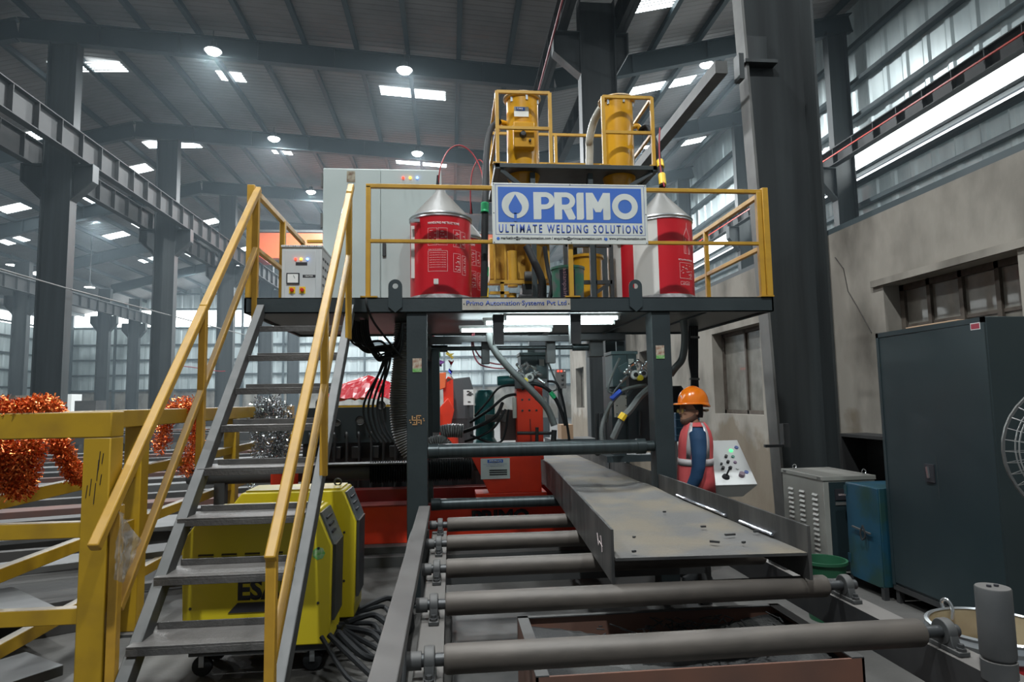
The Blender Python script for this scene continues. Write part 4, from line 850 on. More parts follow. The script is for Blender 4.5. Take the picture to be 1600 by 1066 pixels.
for i in range(7):
    a = (-2.6, -1.9, .2, .9, 1.9, -.6, 2.9)[i]; d = (.15, .1, .1, .15, .1, .16, .15)[i]; mb = MB(); c = Vector((bx+d*math.cos(a), by_+d*math.sin(a), .455)); vs = []
    m_ = 7
    for p in range(m_+1):
        for q in range(m_+1): vs.append(c+Vector(((p-3.5)*.02+rr.uniform(-.006, .006), (q-3.5)*.017+rr.uniform(-.006, .006), .02+rr.uniform(-.016, .02))))
    mb.add(vs, [(p*(m_+1)+q, (p+1)*(m_+1)+q, (p+1)*(m_+1)+q+1, p*(m_+1)+q+1) for p in range(m_) for q in range(m_)])
    tag(mb.build('litter_scrap', mat(cols[i][0], cols[i][1], .4), smooth=False), names[i]+' lying in the red barrel', 'litter', 'litter in the barrel')
# ================================================================ RIGHT SIDE CABINETS
dc = T('storage_cabinet', 'tall dark slate double-door storage cabinet against the concrete wall', 'cabinet', (3.74, 4.4, 0))
X0, X1, Ya, Yb = 3.5, 3.98, 3.87, 4.95
B(X0+.018, X1, Ya, Yb, .14, 2.147).build('body', slate, dc, bevel=.004)
B(X0+.004, X0+.018, Ya, Ya+.03, .14, 2.147).build('door_frame', slate, dc); B(X0+.004, X0+.018, Yb-.03, Yb, .14, 2.147).build('door_frame', slate, dc); B(X0+.004, X0+.018, Ya, Yb, 2.11, 2.147).build('door_frame', slate, dc)
ym = (Ya+Yb)/2
B(X0+.006, X0+.018, Ya+.032, ym+.05, .16, 2.108).build('door', slate, dc); d2 = B(X0+.008, X0+.018, ym+.052, Yb-.032, .16, 2.108).build('door', slate, dc)
v = PX(1453, 742, X0); h_ = B(X0-.004, X0+.007, v.y-.045, v.y+.045, 1.0, 1.13).build('lock_plate', ink_black, dc); MB().bar((X0-.012, v.y, 1.03), (X0-.012, v.y+.01, 1.11), .012, .02).build('lock_handle', chrome, dc)
v = PX(1523, 510, X0); B(X0+.002, X0+.007, v.y-.035, v.y+.035, v.z-.018, v.z+.018).build('maker_badge', mat('badge_red', (.3, .03, .05), .4), dc); B(X0+.003, X0+.0065, v.y-.04, v.y+.04, v.z-.023, v.z+.023).build('badge_edge', white, dc)
mb = MB(); 
for yy in (Ya+.01, Yb-.05):
    for xx in (X0+.02, X1-.05): mb.box(xx, xx+.04, yy, yy+.04, 0, .14)
mb.box(X0+.01, X1, Ya, Yb, .1, .14); mb.build('stand', dark_steel, dc)
MB().bar(PX(1462, 712, X0+.005), PX(1468, 780, X0+.005), .001, .003).build('scratch', frame_steel, dc)
tag(B(3.6, 3.86, 4.2, 4.72, 2.147, 2.17).build('folded_cardboard', cardboard, bevel=.004), 'flattened brown cardboard lying on top of the tall dark cabinet', 'cardboard')
bc = T('tool_locker', 'small scratched blue steel locker left of the tall dark cabinet', 'locker', (3.7, 5.2, 0))
X0, X1, Ya, Yb = 3.45, 3.9, 4.98, 5.42
B(X0+.01, X1, Ya, Yb, .1, .885).build('body', blue_box, bc, bevel=.004); B(X0, X0+.01, Ya+.006, Yb-.006, .09, .88).build('door', blue_box, bc, bevel=.002)
v1, v2 = PX(1335, 822, X0), PX(1360, 836, X0); MB().bar((X0-.02, v1.y, v1.z), (X0-.02, v2.y-.03, v1.z-.02), .012, .012).build('slide_bolt', frame_steel, bc)
MB().tube(smoothpath([(X0-.03, v2.y+.05, .56), (X0-.04, v2.y+.07, .5), (X0-.035, v2.y+.06, .44), (X0-.025, v2.y+.03, .48), (X0-.03, v2.y+.05, .56)]), .007, 6).build('padlock_chain', dark_steel, bc)
mb = MB()
for z in (.2, .78): mb.box(X0-.006, X0+.006, Yb-.03, Yb+.006, z, z+.08)
mb.build('hinges', blue_box, bc)
for yy in (Ya, Yb-.04):
    for xx in (X0, X1-.04): B(xx, xx+.04, yy, yy+.04, 0, .1).build('foot', dark_steel, bc)
sbx = T('voltage_stabiliser', 'beige louvred stabiliser cabinet with dark front panel beside the blue locker', 'cabinet', (3.6, 5.95, 0))
X0, X1, Ya, Yb = 3.36, 3.86, 5.6, 6.32
B(X0, X1, Ya, Yb, .05, .9).build('body', beige_box, sbx, bevel=.005); B(X0-.008, X1+.008, Ya-.008, Yb+.008, .872, .912).build('lid', beige_box, sbx, bevel=.004)
[B(x_, x_+.05, y_, y_+.05, 0, .05).build('foot', dark_steel, sbx) for x_ in (X0, X1-.05) for y_ in (Ya, Yb-.05)]; B(X0+.05, X1-.02, Ya-.008, Ya, .08, .86).build('front_panel', slate, sbx); B(X0+.1, X1-.08, Ya-.014, Ya-.008, .70, .80).build('display', ink_black, sbx); B(X0+.1, X1-.08, Ya-.014, Ya-.008, .655, .68).build('display_strip', column_edge, sbx)
text('SERVO STABILIZER', .2, .016, ink_white, sbx, X0+.13, Ya-.016, .74, name='label_text')
for k in range(2): MB().lathe([(0, -.006), (.005, -.005), (.006, 0)], (X0+.36+k*.03, Ya-.014, .775), 8, axis='Y').build('pilot_light', glow_green, sbx)
lv = MB()
for j, yy in enumerate((5.74, 5.96, 6.16)):
    for k in range(14): z = .14+k*.045; lv.prism([(X0-.012, z), (X0, z+.018), (X0, z-.002)], 'Y', yy-.04, yy+.045)
lv.build('louvres', beige_box, sbx); mb = MB()
for yy in (5.66, 6.26): 
    for k in range(5): mb.box(X0-.0095, X0-.006, yy-.03+k*.012, yy-.026+k*.012, .88, .9)
mb.build('vent_slots', ink_black, sbx)
for xx, yy in ((X0+.08, Yb-.1), (X1-.06, Ya+.06)): MB().tube([(xx+.02*math.cos(a), yy, .94+.02*math.sin(a)) for a in [2*PI*k/12 for k in range(13)]], .005, 6, False).build('lifting_eye', chrome, sbx)
tag(MB().box(4.02, 4.32, 5.3, 6.35, 1.22, 1.25).box(4.29, 4.32, 5.3, 6.35, .3, 1.22).box(4.02, 4.3, 6.32, 6.35, .3, 1.22).box(4.02, 4.32, 5.3, 5.33, .3, 1.22).box(4.02, 4.32, 5.3, 6.35, .0, .3).build('open_shelf_box', mat('shelf_black', (.012, .012, .012), .8)), 'open black shelf box against the wall behind the beige stabiliser', 'shelf')
gb = T('green_bucket', 'dark green plastic tub on the floor by the conveyor end', 'bucket', (2.72, 4.75, 0))
gv = PZ(1287, 876, .42); gx, gy = gv.x, gv.y
MB().lathe([(0, 0), (.12, 0), (.15, .4), (.165, .41), (.165, .43), (.15, .43), (.14, .3), (0, .3)], (gx, gy, 0), 30).build('tub', green, gb)
MB().lathe([(.1405, .2), (.1485, .33)], (gx, gy, 0), 14, math.radians(-120), math.radians(-50)).build('paper_label', mat('paper_label', (.5, .5, .48), .6, c2=(.2, .2, .2), ns=30), gb)
# fan
fn = T('pedestal_fan', 'big round wire-cage fan cut by the right edge of the picture', 'fan', (2.5, 2.2, 0)); fc = P(1722, 708, 2.15)
mb = MB(); R_ = .29; tilt = Matrix.Rotation(math.radians(-35), 3, 'Z')
def fp(r, a, d): return fc + tilt @ Vector((r*math.cos(a), d, r*math.sin(a)))
for s_ in (-1, 1):
    for rr_ in (R_, R_*.85, R_*.68, R_*.5, R_*.32): 
        d = s_*.075*math.sqrt(max(0, 1-(rr_/R_)**2))
        mb.tube([fp(rr_, 2*PI*k/40, d) for k in range(41)], .003 if rr_ < R_ else .007, 5, False)
    for k in range(40):
        a = 2*PI*k/40; mb.tube([fp(r_, a, s_*.075*math.sqrt(max(0, 1-(r_/R_)**2))) for r_ in (R_*.15, R_*.5, R_*.85, R_)], .0018, 4, False)
mb.build('wire_cage', mat('fan_wire', (.35, .35, .34), .4, metal=.7), fn)
bl = MB()
for k in range(3):
    a = k*2*PI/3; bl.add([fp(.04, a, 0), fp(.23, a-.35, -.02), fp(.24, a+.35, .03), fp(.05, a+.8, .01)], [(0, 1, 2, 3)])
o = bl.build('fan_blades', slate, fn); o.modifiers.new('th', 'SOLIDIFY').thickness = .004
MB().tube([fp(0, 0, -.05), fp(0, 0, .2)], .06, 18).build('motor', black_paint, fn); MB().tube([fc+tilt @ Vector((0, .15, 0)), (fc.x+.12, fc.y+.10, .04)], .02, 12).build('pole', black_paint, fn)
MB().lathe([(0, 0), (.2, 0), (.2, .03), (.04, .06), (0, .06)], (fc.x+.12, fc.y+.10, 0), 28).build('base', black_paint, fn)
# ================================================================ WELDING POWER SOURCES
def welder(y0, label, dx=0, dz=0):
    t = T('welding_power_source', label, 'welding machine', (-1.1, y0+.2, 0), 'yellow welding power sources')
    w = .37; x0, x1 = -1.645+dx, -.745+dx
    prof = [(x0+.02, .17), (x1-.01, .17), (x1, .76+dz), (x1-.09, .98+dz), (x0+.12, .98+dz), (x0, .82+dz)]
    MB().prism(prof, 'Y', y0, y0+w).build('casing', yellow_machine, t, bevel=.008)
    B(x0+.14, x1-.11, y0+.03, y0+w-.03, 0.98+dz, .992+dz).build('top_plate', yellow_machine, t)
    lv = MB()
    for k in range(5):
        for j in range(6): xx = x0+.1+k*.138; z = .64+dz+j*.018; lv.prism([(z, y0-.008), (z+.012, y0-.008), (z+.006, y0)] and [(y0-.009, z), (y0+.001, z+.012), (y0+.001, z-.002)], 'X', xx, xx+.09)
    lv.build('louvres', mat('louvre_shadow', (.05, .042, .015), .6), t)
    # slanted dark control panel and front
    a, b = Vector((x1-.09, 0, .98+dz)), Vector((x1, 0, .76+dz)); n = Vector((b.z-a.z, 0, -(b.x-a.x))).normalized()*-1
    cp = MB().prism([(a.x+.01+n.x*.012, a.z+n.z*.012-.02), (b.x+n.x*.012, b.z+n.z*.012), (b.x+n.x*.001-.01, b.z), (a.x-.01, a.z-.02)], 'Y', y0+.03, y0+w-.03)
    cp.build('control_panel', mat('panel_grey', (.09, .1, .105), .4), t)
    fp_ = MB().prism([(x1-.005, .3), (x1+.012, .3), (x1+.02, .76+dz), (x1, .77+dz)], 'Y', y0+.04, y0+w-.04); fp_.build('front_plate', black_paint, t)
    for k in range(3): c = a.lerp(b, .3+.2*k); MB().bar(c+n*.014+Vector((0, y0+.08, 0)), c+n*.014+Vector((0, y0+.25-.03*k, 0)), .02, .012).build('panel_display', ink_black, t)
    mb = MB(); mb.box(x0+.05, x1-.02, y0+.02, y0+w-.02, .13, .17); mb.build('chassis', black_paint, t)
    for xx in (x0+.12, x1-.12):
        for yy in (y0+.06, y0+w-.06):
            c = MB().lathe([(0, -.018), (.055, -.018), (.06, -.012), (.06, .012), (.055, .018), (0, .018)], (xx, yy, .062), 18, axis='Y').build('caster', black, t)
            MB().bar((xx, yy-.024, .06), (xx, yy-.024, .13), .03, .004).build('caster_fork', zinc, t)
    for xx, z in ((x0+.06, .42), (x0+.35, .42), (x0+.6, .42), (x1-.08, .42), (x1-.08, .75)): MB().lathe([(0, -.005), (.008, -.004), (.009, 0)], (xx, y0, z), 8, axis='Y').build('fixing_screw', dark_steel, t)
    MB().tube([(x1-.16+.024*math.cos(q), y0+.2, 1.015+dz+.024*math.sin(q)) for q in [2*PI*k/14 for k in range(15)]], .007, 6, False).build('lifting_eye', dark_steel, t)
    return t
w1 = welder(4.2, 'front yellow ESAB welding power source behind the lower stair treads')
w2 = welder(4.68, 'second yellow power source directly behind the front one, only its control end showing', .08, .06)
text('ESAB', .34, .13, ink_black, w1, P(372, 917, 4.2).x, 4.197, .455, name='maker_lettering', bold=.04)
MB().prism([(P(357, 934, 4.2).x, .385), (P(372, 920, 4.2).x, .443), (-.95, .443), (-1.0, .385)], 'Y', 4.194, 4.199).build('logo_bar', ink_black, w1)
v = P(498, 865, 4.2); MB().lathe([(0, -.003), (.04, -.002), (.04, 0)], (v.x, 4.2, v.z), 7, axis='Y').build('sticker', mat('sticker_green', (.08, .4, .05)), w1)
# cables behind on the floor
for i in range(12):
    y = 3.9+.13*i; pts = [(-.74+rr.uniform(-.05, .05), 4.1+.06*i, .25-.01*i), (-.55+rr.uniform(-.05, .05), y, .06+.02*(i % 3)), (-.42+rr.uniform(-.06, .06), y+rr.uniform(-.3, .3), .03), (-.3+rr.uniform(-.05, .03), y+rr.uniform(-.1, .5), .035+.02*(i % 2)), (-.33+rr.uniform(-.08, .02), 4.9+.08*i, .25)]
    tag(hose(pts, .014+.004*(i % 3), 7).build('welding_cable', black), 'dark welding cable in the tangle on the floor between power source and rollers', 'cable', 'tangled welding cables')
for i in range(3):
    tag(hose([(-.35-.03*i, 4.6, .04), (-.31-.02*i, 4.75, .4), (-.29-.01*i, 4.95, .62), (-.27, 5.15, .7)], .012, 7).build('grey_cable', grey_hose), 'grey cable rising toward the left post beside the flat bar', 'cable', 'grey cables at the left post')
tag(MB().bar((-.45, 4.05, .075), (-.38, 4.0, .08), .02, .01).bar((-.42, 4.08, .078), (-.4, 3.98, .08), .012, .01).build('tape_knot', yellow_tape), 'small yellow tape knot on the floor cables', 'tape')
# ================================================================ LEFT GUARD RAIL
GT = 1.63; t_ = .125
ga = T('yellow_guard', 'heavy yellow tube guard at the lower left, nearest corner post', 'guard rail', (-1.75, 3.0, 0))
y0 = 3.3
B(-1.76, -1.76+t_, y0, y0+t_, 0, GT-t_).build('post', yellow_guard, ga, bevel=.006)
B(-2.75, -1.76+t_, y0, y0+t_, GT-t_, GT).build('top_rail', yellow_guard, ga, bevel=.006)
for z in (1.03, .63): B(-2.75, -1.76, y0+.02, y0+.07, z, z+.075).build('lower_rail', yellow_guard, ga, bevel=.004)
mb = MB()
for i, (u, z, l) in enumerate(((.06, 1.44, .09), (.075, 1.43, .05), (.055, 1.40, .1), (.025, 1.31, .08), (.045, 1.29, .1), (.008, 1.28, .06), (.07, 1.33, .05))):
    mb.bar((-1.76+u+.02, y0-.001, z), (-1.76+u+.014, y0-.001, z-l), .002, .006)
mb.build('paint_smudges', ink_black, ga)
gbk = T('yellow_guard', 'long yellow guard running back behind the stair toward the hydraulic unit', 'guard rail', (-2.4, 6, 0))
B(-2.42, -2.42+t_, 3.45, 9.8, GT-t_, GT).build('top_rail', yellow_guard, gbk, bevel=.006)
for y in (3.45, 5.08, 7.2, 9.7):
    B(-2.42, -2.42+t_, y, y+t_, 0.02, GT-t_).build('post', yellow_guard, gbk, bevel=.006); B(-2.5, -2.22, y-.06, y+.2, 0, .02).build('foot_plate', frame_steel, gbk)
for z in (1.13, .75, .36): B(-2.39, -2.33, 3.5, 9.7, z, z+.075).build('lower_rail', yellow_guard, gbk, bevel=.004)
tag(MB().add([PX(188, 800, -1.45), PX(178, 905, -1.45), P(193, 912, 3.25), P(220, 845, 3.3), P(196, 812, 3.2)], [(0, 1, 2), (0, 2, 4), (4, 2, 3)]).build('plastic_bag', plastic_film), 'crumpled clear plastic film hanging on the near yellow post', 'plastic film')
o = [q for q in COL.objects if q.name == 'plastic_bag'][0]; md = o.modifiers.new('s', 'SUBSURF'); md.subdivision_type = 'SIMPLE'; md.levels = md.render_levels = 4
tx = bpy.data.textures.new('crumple', 'CLOUDS'); tx.noise_scale = .06; md = o.modifiers.new('d', 'DISPLACE'); md.texture = tx; md.strength = .04
def tinsel(path, name, label, m_, R_=.06, n=900, fl_=.05, seed=1, w_=.006):
    rg = random.Random(seed); pts = smoothpath(path, 10); mb = MB()
    mb.tube(pts, R_*.15, 6)
    for i in range(int(n*1.4)):
        k = rg.randrange(len(pts)-1); c = pts[k].lerp(pts[k+1], rg.random()); d = Vector((rg.gauss(0, 1), rg.gauss(0, 1), rg.gauss(0, 1)-.35)).normalized()
        p = c+d*R_*rg.uniform(.1, 1)**.7; e = Vector((rg.gauss(0, 1), rg.gauss(0, 1), rg.gauss(0, 1))).normalized(); q = p+(e+d*.4)*rg.uniform(.4, 1)*fl_*.55; s_ = e.orthogonal().normalized()*w_*.75
        mb.add([p-s_*.6, p+s_*.6, q+s_, q-s_], [(0, 1, 2, 3)])
    return tag(mb.build(name, m_, smooth=False), label, 'tinsel')
Yg = 3.0
tinsel([P(-8, 638, 3.36), P(20, 640, 3.36), P(45, 640, 3.36), P(62, 634, 3.36), P(74, 636, 3.38), P(84, 644, 3.42)], 'tinsel_garland', 'orange tinsel garland lying on top of the near yellow guard', orange_tinsel, .06, 4200, .035, 1, .005)
tinsel([P(-6, 690, 3.5), P(8, 705, 3.5), P(16, 735, 3.5), P(28, 760, 3.5), P(38, 740, 3.5), P(40, 712, 3.5), P(54, 688, 3.5)], 'tinsel_garland', 'orange tinsel hanging in a thick bundle beneath the near top rail', orange_tinsel, .075, 5000, .04, 2, .005)
tinsel([P(88, 688, 3.5), P(98, 702, 3.5), P(106, 722, 3.5), P(118, 740, 3.5), P(134, 746, 3.5)], 'tinsel_garland', 'thin orange tinsel strand slanting down to the near yellow post', orange_tinsel, .05, 1800, .035, 3, .005)
tinsel([P(250, 700, 5.9), P(258, 660, 5.9), P(272, 636, 5.9), P(300, 634, 5.95), P(303, 660, 5.95), P(300, 700, 5.95), P(288, 735, 5.95)], 'tinsel_garland', 'orange tinsel looped over the long guard behind the stair handrail', orange_tinsel, .08, 3000, .05, 4)
tinsel([P(405, 705, 7.9), P(408, 670, 7.9), P(405, 640, 7.9), P(425, 632, 7.9), P(436, 660, 7.9), P(432, 712, 7.9), P(440, 690, 7.9), P(441, 640, 7.9)], 'tinsel_garland', 'silver tinsel draped over the long guard seen through the stair', silver_tinsel, .13, 4500, .07, 5, .009)
tinsel([P(392, 755, 7.4), P(398, 770, 7.4), P(396, 785, 7.4)], 'tinsel_garland', 'small silver tinsel tuft hanging low behind the stair', silver_tinsel, .04, 300, .04, 6)
# ---- stock of plates and bars on the left
plate_m = mat('stock_plate', (.12, .12, .115), .6, metal=.3, c2=(.075, .075, .075), ns=1.5, bump=.05); plate_d = mat('stock_dark', (.045, .045, .045), .6, metal=.3, c2=(.08, .075, .07), ns=2); rusty = mat('rusty_bar', (.12, .055, .042), .8, c2=(.08, .055, .05), ns=3)
def slab(c, l, w_, h, ang, m_, label, cat='steel plate', z=None, name='steel_plate'):
    mb = MB(); a = math.radians(ang); d = Vector((math.cos(a), math.sin(a), 0)); c = Vector(c); mb.bar(c-d*l/2, c+d*l/2, w_, h); tag(mb.build(name, m_, bevel=.004), label, cat, 'steel stock on the left')
slab((-3.6, 4.3, .30), 1.9, .9, .05, 48, plate_m, 'thick grey plate slanting up behind the near lower rails')
slab((-3.3, 5.3, .45), 2.2, .35, .05, 28, plate_m, 'narrow grey plate end just left of the near yellow post')
slab((-4.1, 6.2, .52), 3.6, .7, .04, 20, plate_m, 'wide pale plate in the middle of the left stock')
slab((-3.0, 3.6, .10), 1.8, .45, .06, 55, plate_m, 'grey plate on the floor at the lower left corner')
slab((-3.0, 3.3, .19), .9, .12, .1, 30, wood, 'thick weathered timber block on the lower left floor', 'timber', name='timber_block')
slab((-2.75, 3.5, .05), .16, .1, .09, 70, wood, 'small timber cube under the thick block', 'timber', name='timber_block')
slab((-3.3, 3.05, .06), 1.3, .13, .12, 38, wood, 'dark timber beam on the floor at the left edge', 'timber', name='timber_block')
for i in range(12):
    y = 5.6+i*.62; z = .18+.045*i if i < 14 else .6
    slab((-6.0-.25*i, y+1.2, .32+.032*i), 7.5+.5*i, .16+.1*(i % 3), .1, 19-(i % 4), (plate_m, plate_d, rusty, plate_d)[i % 4],
         ('pale', 'dark', 'rusty', 'dark grey')[i % 4]+' long steel section in the left stock, %s row back' % ['first', 'second', 'third', 'fourth', 'fifth', 'sixth', 'seventh', 'eighth', 'ninth', 'tenth', 'eleventh', 'twelfth', 'thirteenth', 'fourteenth', 'fifteenth'][i], 'steel section', name='steel_section')
for i, (x, y, a) in enumerate(((-3.9, 4.6, 30), (-5.2, 6.8, 15), (-4.4, 9.5, 10), (-3.4, 7.8, 14))):
    slab((x, y, .12), 3.2, .1, .24, a, plate_d, ['near', 'second', 'third', 'last'][i]+' low dark bearer beam under the left stock', 'steel section', name='bearer_beam')
for i in range(6):
    slab((-2.0+.1*i, 6.4+.7*i, .05), 1.6, .09, .06, 14+4*i, (plate_m, rusty)[i % 2], ('pale' if i % 2 == 0 else 'rusty')+' bar on the floor behind the stair, %s one back' % ['first', 'second', 'third', 'fourth', 'fifth', 'sixth'][i], 'steel bar', name='steel_bar')
for i, (px0, px1, py, Y, m_) in enumerate(((0, 24, 632, 14, wood), (84, 112, 630, 30, white), (115, 150, 640, 28, plate_d))):
    a, b = P(px0, py+25, Y), P(px1, py-14, Y); tag(B(a.x, b.x, Y, Y+.8, 0.0, b.z).build('storage_crate', m_), ['timber crate at the left edge beyond the tinsel', 'pale bin by the crane column far back', 'dark bench far back between columns', 'dark rack far behind the stair treads'][i], 'crate')
# wide low benches of stock farther back fill the hall floor
for i, (x0, x1, y0_, y1_, z) in enumerate(((-11, -3.2, 16, 18, 1.0), (-20, -9, 22, 25, 1.2), (-9, -2.8, 24, 27, 1.1), (-24, -14, 33, 36, 1.3))):
    t = T('stock_rack', ['low rack of long sections beyond the yellow guard', 'far rack of sections at the foot of the crane columns', 'rack of sections far behind the stair', 'farthest rack of stock at the left'][i], 'rack', ((x0+x1)/2, y0_, 0))
    for k in range(7): yy = y0_+(y1_-y0_)*k/7; B(x0+rr.uniform(0, 1), x1-rr.uniform(0, 1), yy, yy+.2, z-.2, z+rr.uniform(-.05, .12)).build('steel_section', (plate_m, plate_d, rusty)[k % 3], t)
    for k in range(4): xx = x0+.8+(x1-x0-1.6)*k/3; B(xx, xx+.15, y0_, y1_, 0, z-.2).build('bearer', plate_d, t)
# ================================================================ MACHINE UNDER THE PLATFORM
bs = T('machine_bed', 'long red machine bed with grey rail running behind the posts', 'machine', (.6, 7, 0))
B(-1.1, 2.3, 7.0, 7.25, .17, .555).build('red_beam', red_paint, bs, bevel=.006)
B(-1.1, 2.3, 6.98, 7.26, .555, .57).build('beam_cap', dark_red, bs); B(-1.1, 2.3, 7.4, 7.6, .35, .68).build('rear_red_beam', dark_red, bs)
B(-1.3, 2.3, 6.7, 7.4, .0, .10).build('grey_bed', frame_steel, bs); B(-1.3, 2.3, 6.85, 7.35, .1, .17).build('grey_rail', frame_steel, bs, bevel=.004)
text('PRIMO', .62, .16, ink_black, bs, .22, 6.975, .33, name='maker_lettering', bold=.05)
rc = T('welding_carriage', 'bright red carriage column with two rows of bolts and a white data plate', 'machine', (.8, 6.8, .57))
B(.706, .985, 6.8, 7.0, 1.02, 1.80).build('column', red_paint, rc, bevel=.006)
MB().prism([(.205, 1.09), (.945, 1.09), (.95, .69), (.40, .69)], 'Y', 6.76, 6.9).build('gusset_body', red_paint, rc, bevel=.005)
B(.26, 1.0, 6.74, 7.1, .645, .69).build('carriage_plate', red_paint, rc, bevel=.003)
B(.38, .95, 6.95, 7.2, .585, .645).build('carriage_block', dark_red, rc)
for x in (.44, .74): MB().lathe([(0, -.03), (.03, -.03), (.045, -.01), (.048, .02), (0, .02)], (x, 6.90, .61), 20, axis='Y').build('wheel', black, rc)
for x in (.765, .84, .915):
    for z in (1.655, 1.54): MB().lathe([(0, -.014), (.012, -.013), (.013, 0)], (x, 6.8, z), 6, axis='Y').build('bolt', dark_steel, rc)
a, b = P(751, 717, 6.75), P(797, 748, 6.75); B(a.x, b.x, 6.752, 6.76, b.z, a.z).build('data_plate', sign_white, rc)
B(a.x+.07, b.x-.07, 6.749, 6.753, a.z-.045, a.z-.012).build('plate_header', sign_blue, rc); text('PRIMO', .13, .022, white, rc, a.x+.09, 6.747, a.z-.04, name='plate_text', bold=.03)
for k in range(3): B(a.x+.09, b.x-.03, 6.749, 6.753, a.z-.13-k*.022, a.z-.117-k*.022).build('plate_line', ink_black, rc)
for k in range(2): text('Primo Automation Systems Pvt Ltd', .24-.06*k, .009, ink_blue, rc, a.x+.03+.03*k, 6.749, a.z-.065-.018*k, name='plate_text')
mb = MB().bar((.845, 6.79, 1.45), (.85, 6.79, 1.15), .012, .01); mb.build('scale_strip', dark_red, rc)
for x in (.665, .985): B(x, x+.05, 6.82, 6.86, 1.46, 1.68).build('side_plate', mat('cream_plate', (.42, .41, .36), .5), rc, bevel=.003)
mb = MB().tube([P(808, 677, 6.7), P(866, 677, 6.7)], .018, 10); mb.tube([P(839, 668, 6.68), P(839, 700, 6.68)], .018, 10); mb.tube([P(866, 672, 6.65), P(864, 700, 6.65)], .03, 10); mb.build('clamp_rods', black_paint, rc)
tm = T('drive_motor', 'teal ribbed electric motor on a black gearbox left of the red column', 'motor', (.38, 7.2, .9)); mx = .385
MB().lathe([(0, 1.1), (.1, 1.1), (.105, 1.3), (.1, 1.34), (.105, 1.36), (.105, 1.62), (.11, 1.63), (.11, 1.73), (.085, 1.77), (0, 1.775)], (mx, 7.2, 0), 28).build('motor_body', teal, tm)
mb = MB()
for k in range(16): a = 2*PI*k/16; mb.bar((mx+.108*math.cos(a), 7.2+.108*math.sin(a), 1.36), (mx+.108*math.cos(a), 7.2+.108*math.sin(a), 1.6), .006, .014, (math.cos(a), math.sin(a), 0))
mb.build('cooling_fins', teal, tm); B(mx-.06, mx+.06, 7.07, 7.1, 1.4, 1.58).build('name_cover', teal, tm, bevel=.004)
mb = MB().box(.14, .62, 6.98, 7.35, .98, 1.16); mb.box(.2, .55, 7.0, 7.3, .9, 1.1); mb.build('gearbox', black_paint, tm, bevel=.01); MB().lathe([(0, 1.1), (.17, 1.1), (.13, 1.2), (.1, 1.25), (0, 1.25)], (mx, 7.2, 0), 20).build('flange_cone', teal, tm)
B(.55, .72, 6.95, 7.15, 1.22, 1.55).build('terminal_block', mat('brown_block', (.07, .05, .045), .5), tm, bevel=.006); B(.38, .60, 6.93, 7.03, 1.42, 1.5).build('cable_box', column_edge, tm, bevel=.004)
tag(MB().lathe([(0, .0), (.05, 0), (.055, .01), (.055, .2), (.045, .22), (0, .22)], P(777, 595, 7.05), 20, axis='X').build('wire_feed_motor', teal), 'small horizontal teal motor above the cable bundle', 'motor')
def ctrl_box(px0, py0, px1, py1, Y, label, d=.3):
    a, b = P(px0, py0, Y), P(px1, py1, Y); t = T('junction_box', label, 'junction box', ((a.x+b.x)/2, Y, b.z))
    B(a.x, b.x, Y, Y+d, b.z, a.z-.035).build('body', mat('box_teal_grey', (.07, .11, .115), .4), t, bevel=.005); B(a.x-.012, b.x+.012, Y-.015, Y+d, a.z-.035, a.z).build('lid', mat('box_teal_light', (.11, .16, .165), .4), t, bevel=.004)
    s_ = B(b.x-.085, b.x-.03, Y-.004, Y, a.z-.15, a.z-.08).build('label', sign_white, t); MB().bar((b.x-.1, Y-.002, b.z), (b.x-.1, Y-.002, a.z-.04), .003, .005).build('door_gap', ink_black, t)
    B((a.x+b.x)/2-.05, (a.x+b.x)/2+.03, Y+.1, Y+.14, a.z, 2.24).build('hanger_plate', shaft_steel, t)
    return t
ctrl_box(813, 551, 855, 592, 7.0, 'grey-green junction box hanging above the red column')
ctrl_box(956, 549, 996, 604, 6.4, 'dark green junction box hanging left of the right post')
def torch_head(px, py, Y, label, flip=1):
    t = T('torch_manifold', label, 'welding head', P(px, py, Y)); c = P(px, py, Y); k = Y/1000
    def W(dx, dy, dz=0): return c+Vector((dx*k*flip, dz, -dy*k))
    for i, (dx, dy) in enumerate(((-6, 0), (7, 2))):
        MB().lathe([(0, -.05), (.03, -.05), (.045, -.035), (.045, .03), (0, .03)], W(dx, dy), 20, axis='Y').build('round_gauge', white if i else chrome, t); MB().lathe([(0, -.056), (.022, -.054), (.024, -.048)], W(dx, dy), 14, axis='Y').build('gauge_face', dark_steel, t)
    MB().lathe([(0, -.07), (.026, -.068), (.028, -.05), (.028, 0), (0, 0)], W(0, 7), 20, axis='Y').build('yellow_knob', mat('knob_yellow', (.75, .6, .03), .4), t)
    mb = MB()
    for dx, dy, dx2, dy2 in ((-14, -4, -6, -12), (-8, -14, 2, -20), (2, -10, 6, -16), (2, -20, 16, -12), (16, -12, 16, -2), (12, -4, 24, -2), (20, 4, 30, 12), (-16, 4, -22, 0), (8, -4, 20, -6), (-4, -6, -12, -18)):
        mb.tube([W(dx, dy, -.02), W(dx2, dy2, -.03)], .014, 8); mb.sphere(W(dx2, dy2, -.03), .02, 8, 6)
    mb.build('valve_cluster', chrome, t); MB().bar(W(17, -14), W(31, -7), .05, .06).build('torch_barrel', mat('box_teal_grey', (.07, .11, .115)), t)
    mb = MB().box(c.x-.1, c.x+.1, Y, Y+.1, c.z-.13, c.z-.02); mb.build('bracket', black_paint, t)
torch_head(820, 588, 6.75, 'cluster of bright valves and gauges on the left welding head')
torch_head(998, 584, 6.1, 'cluster of bright valves and gauges by the right post', -1)
hpl = T('welding_head_frame', 'dark plate-built welding arm between the H beam and the right post', 'machine', (1.7, 6.3, 1.0))
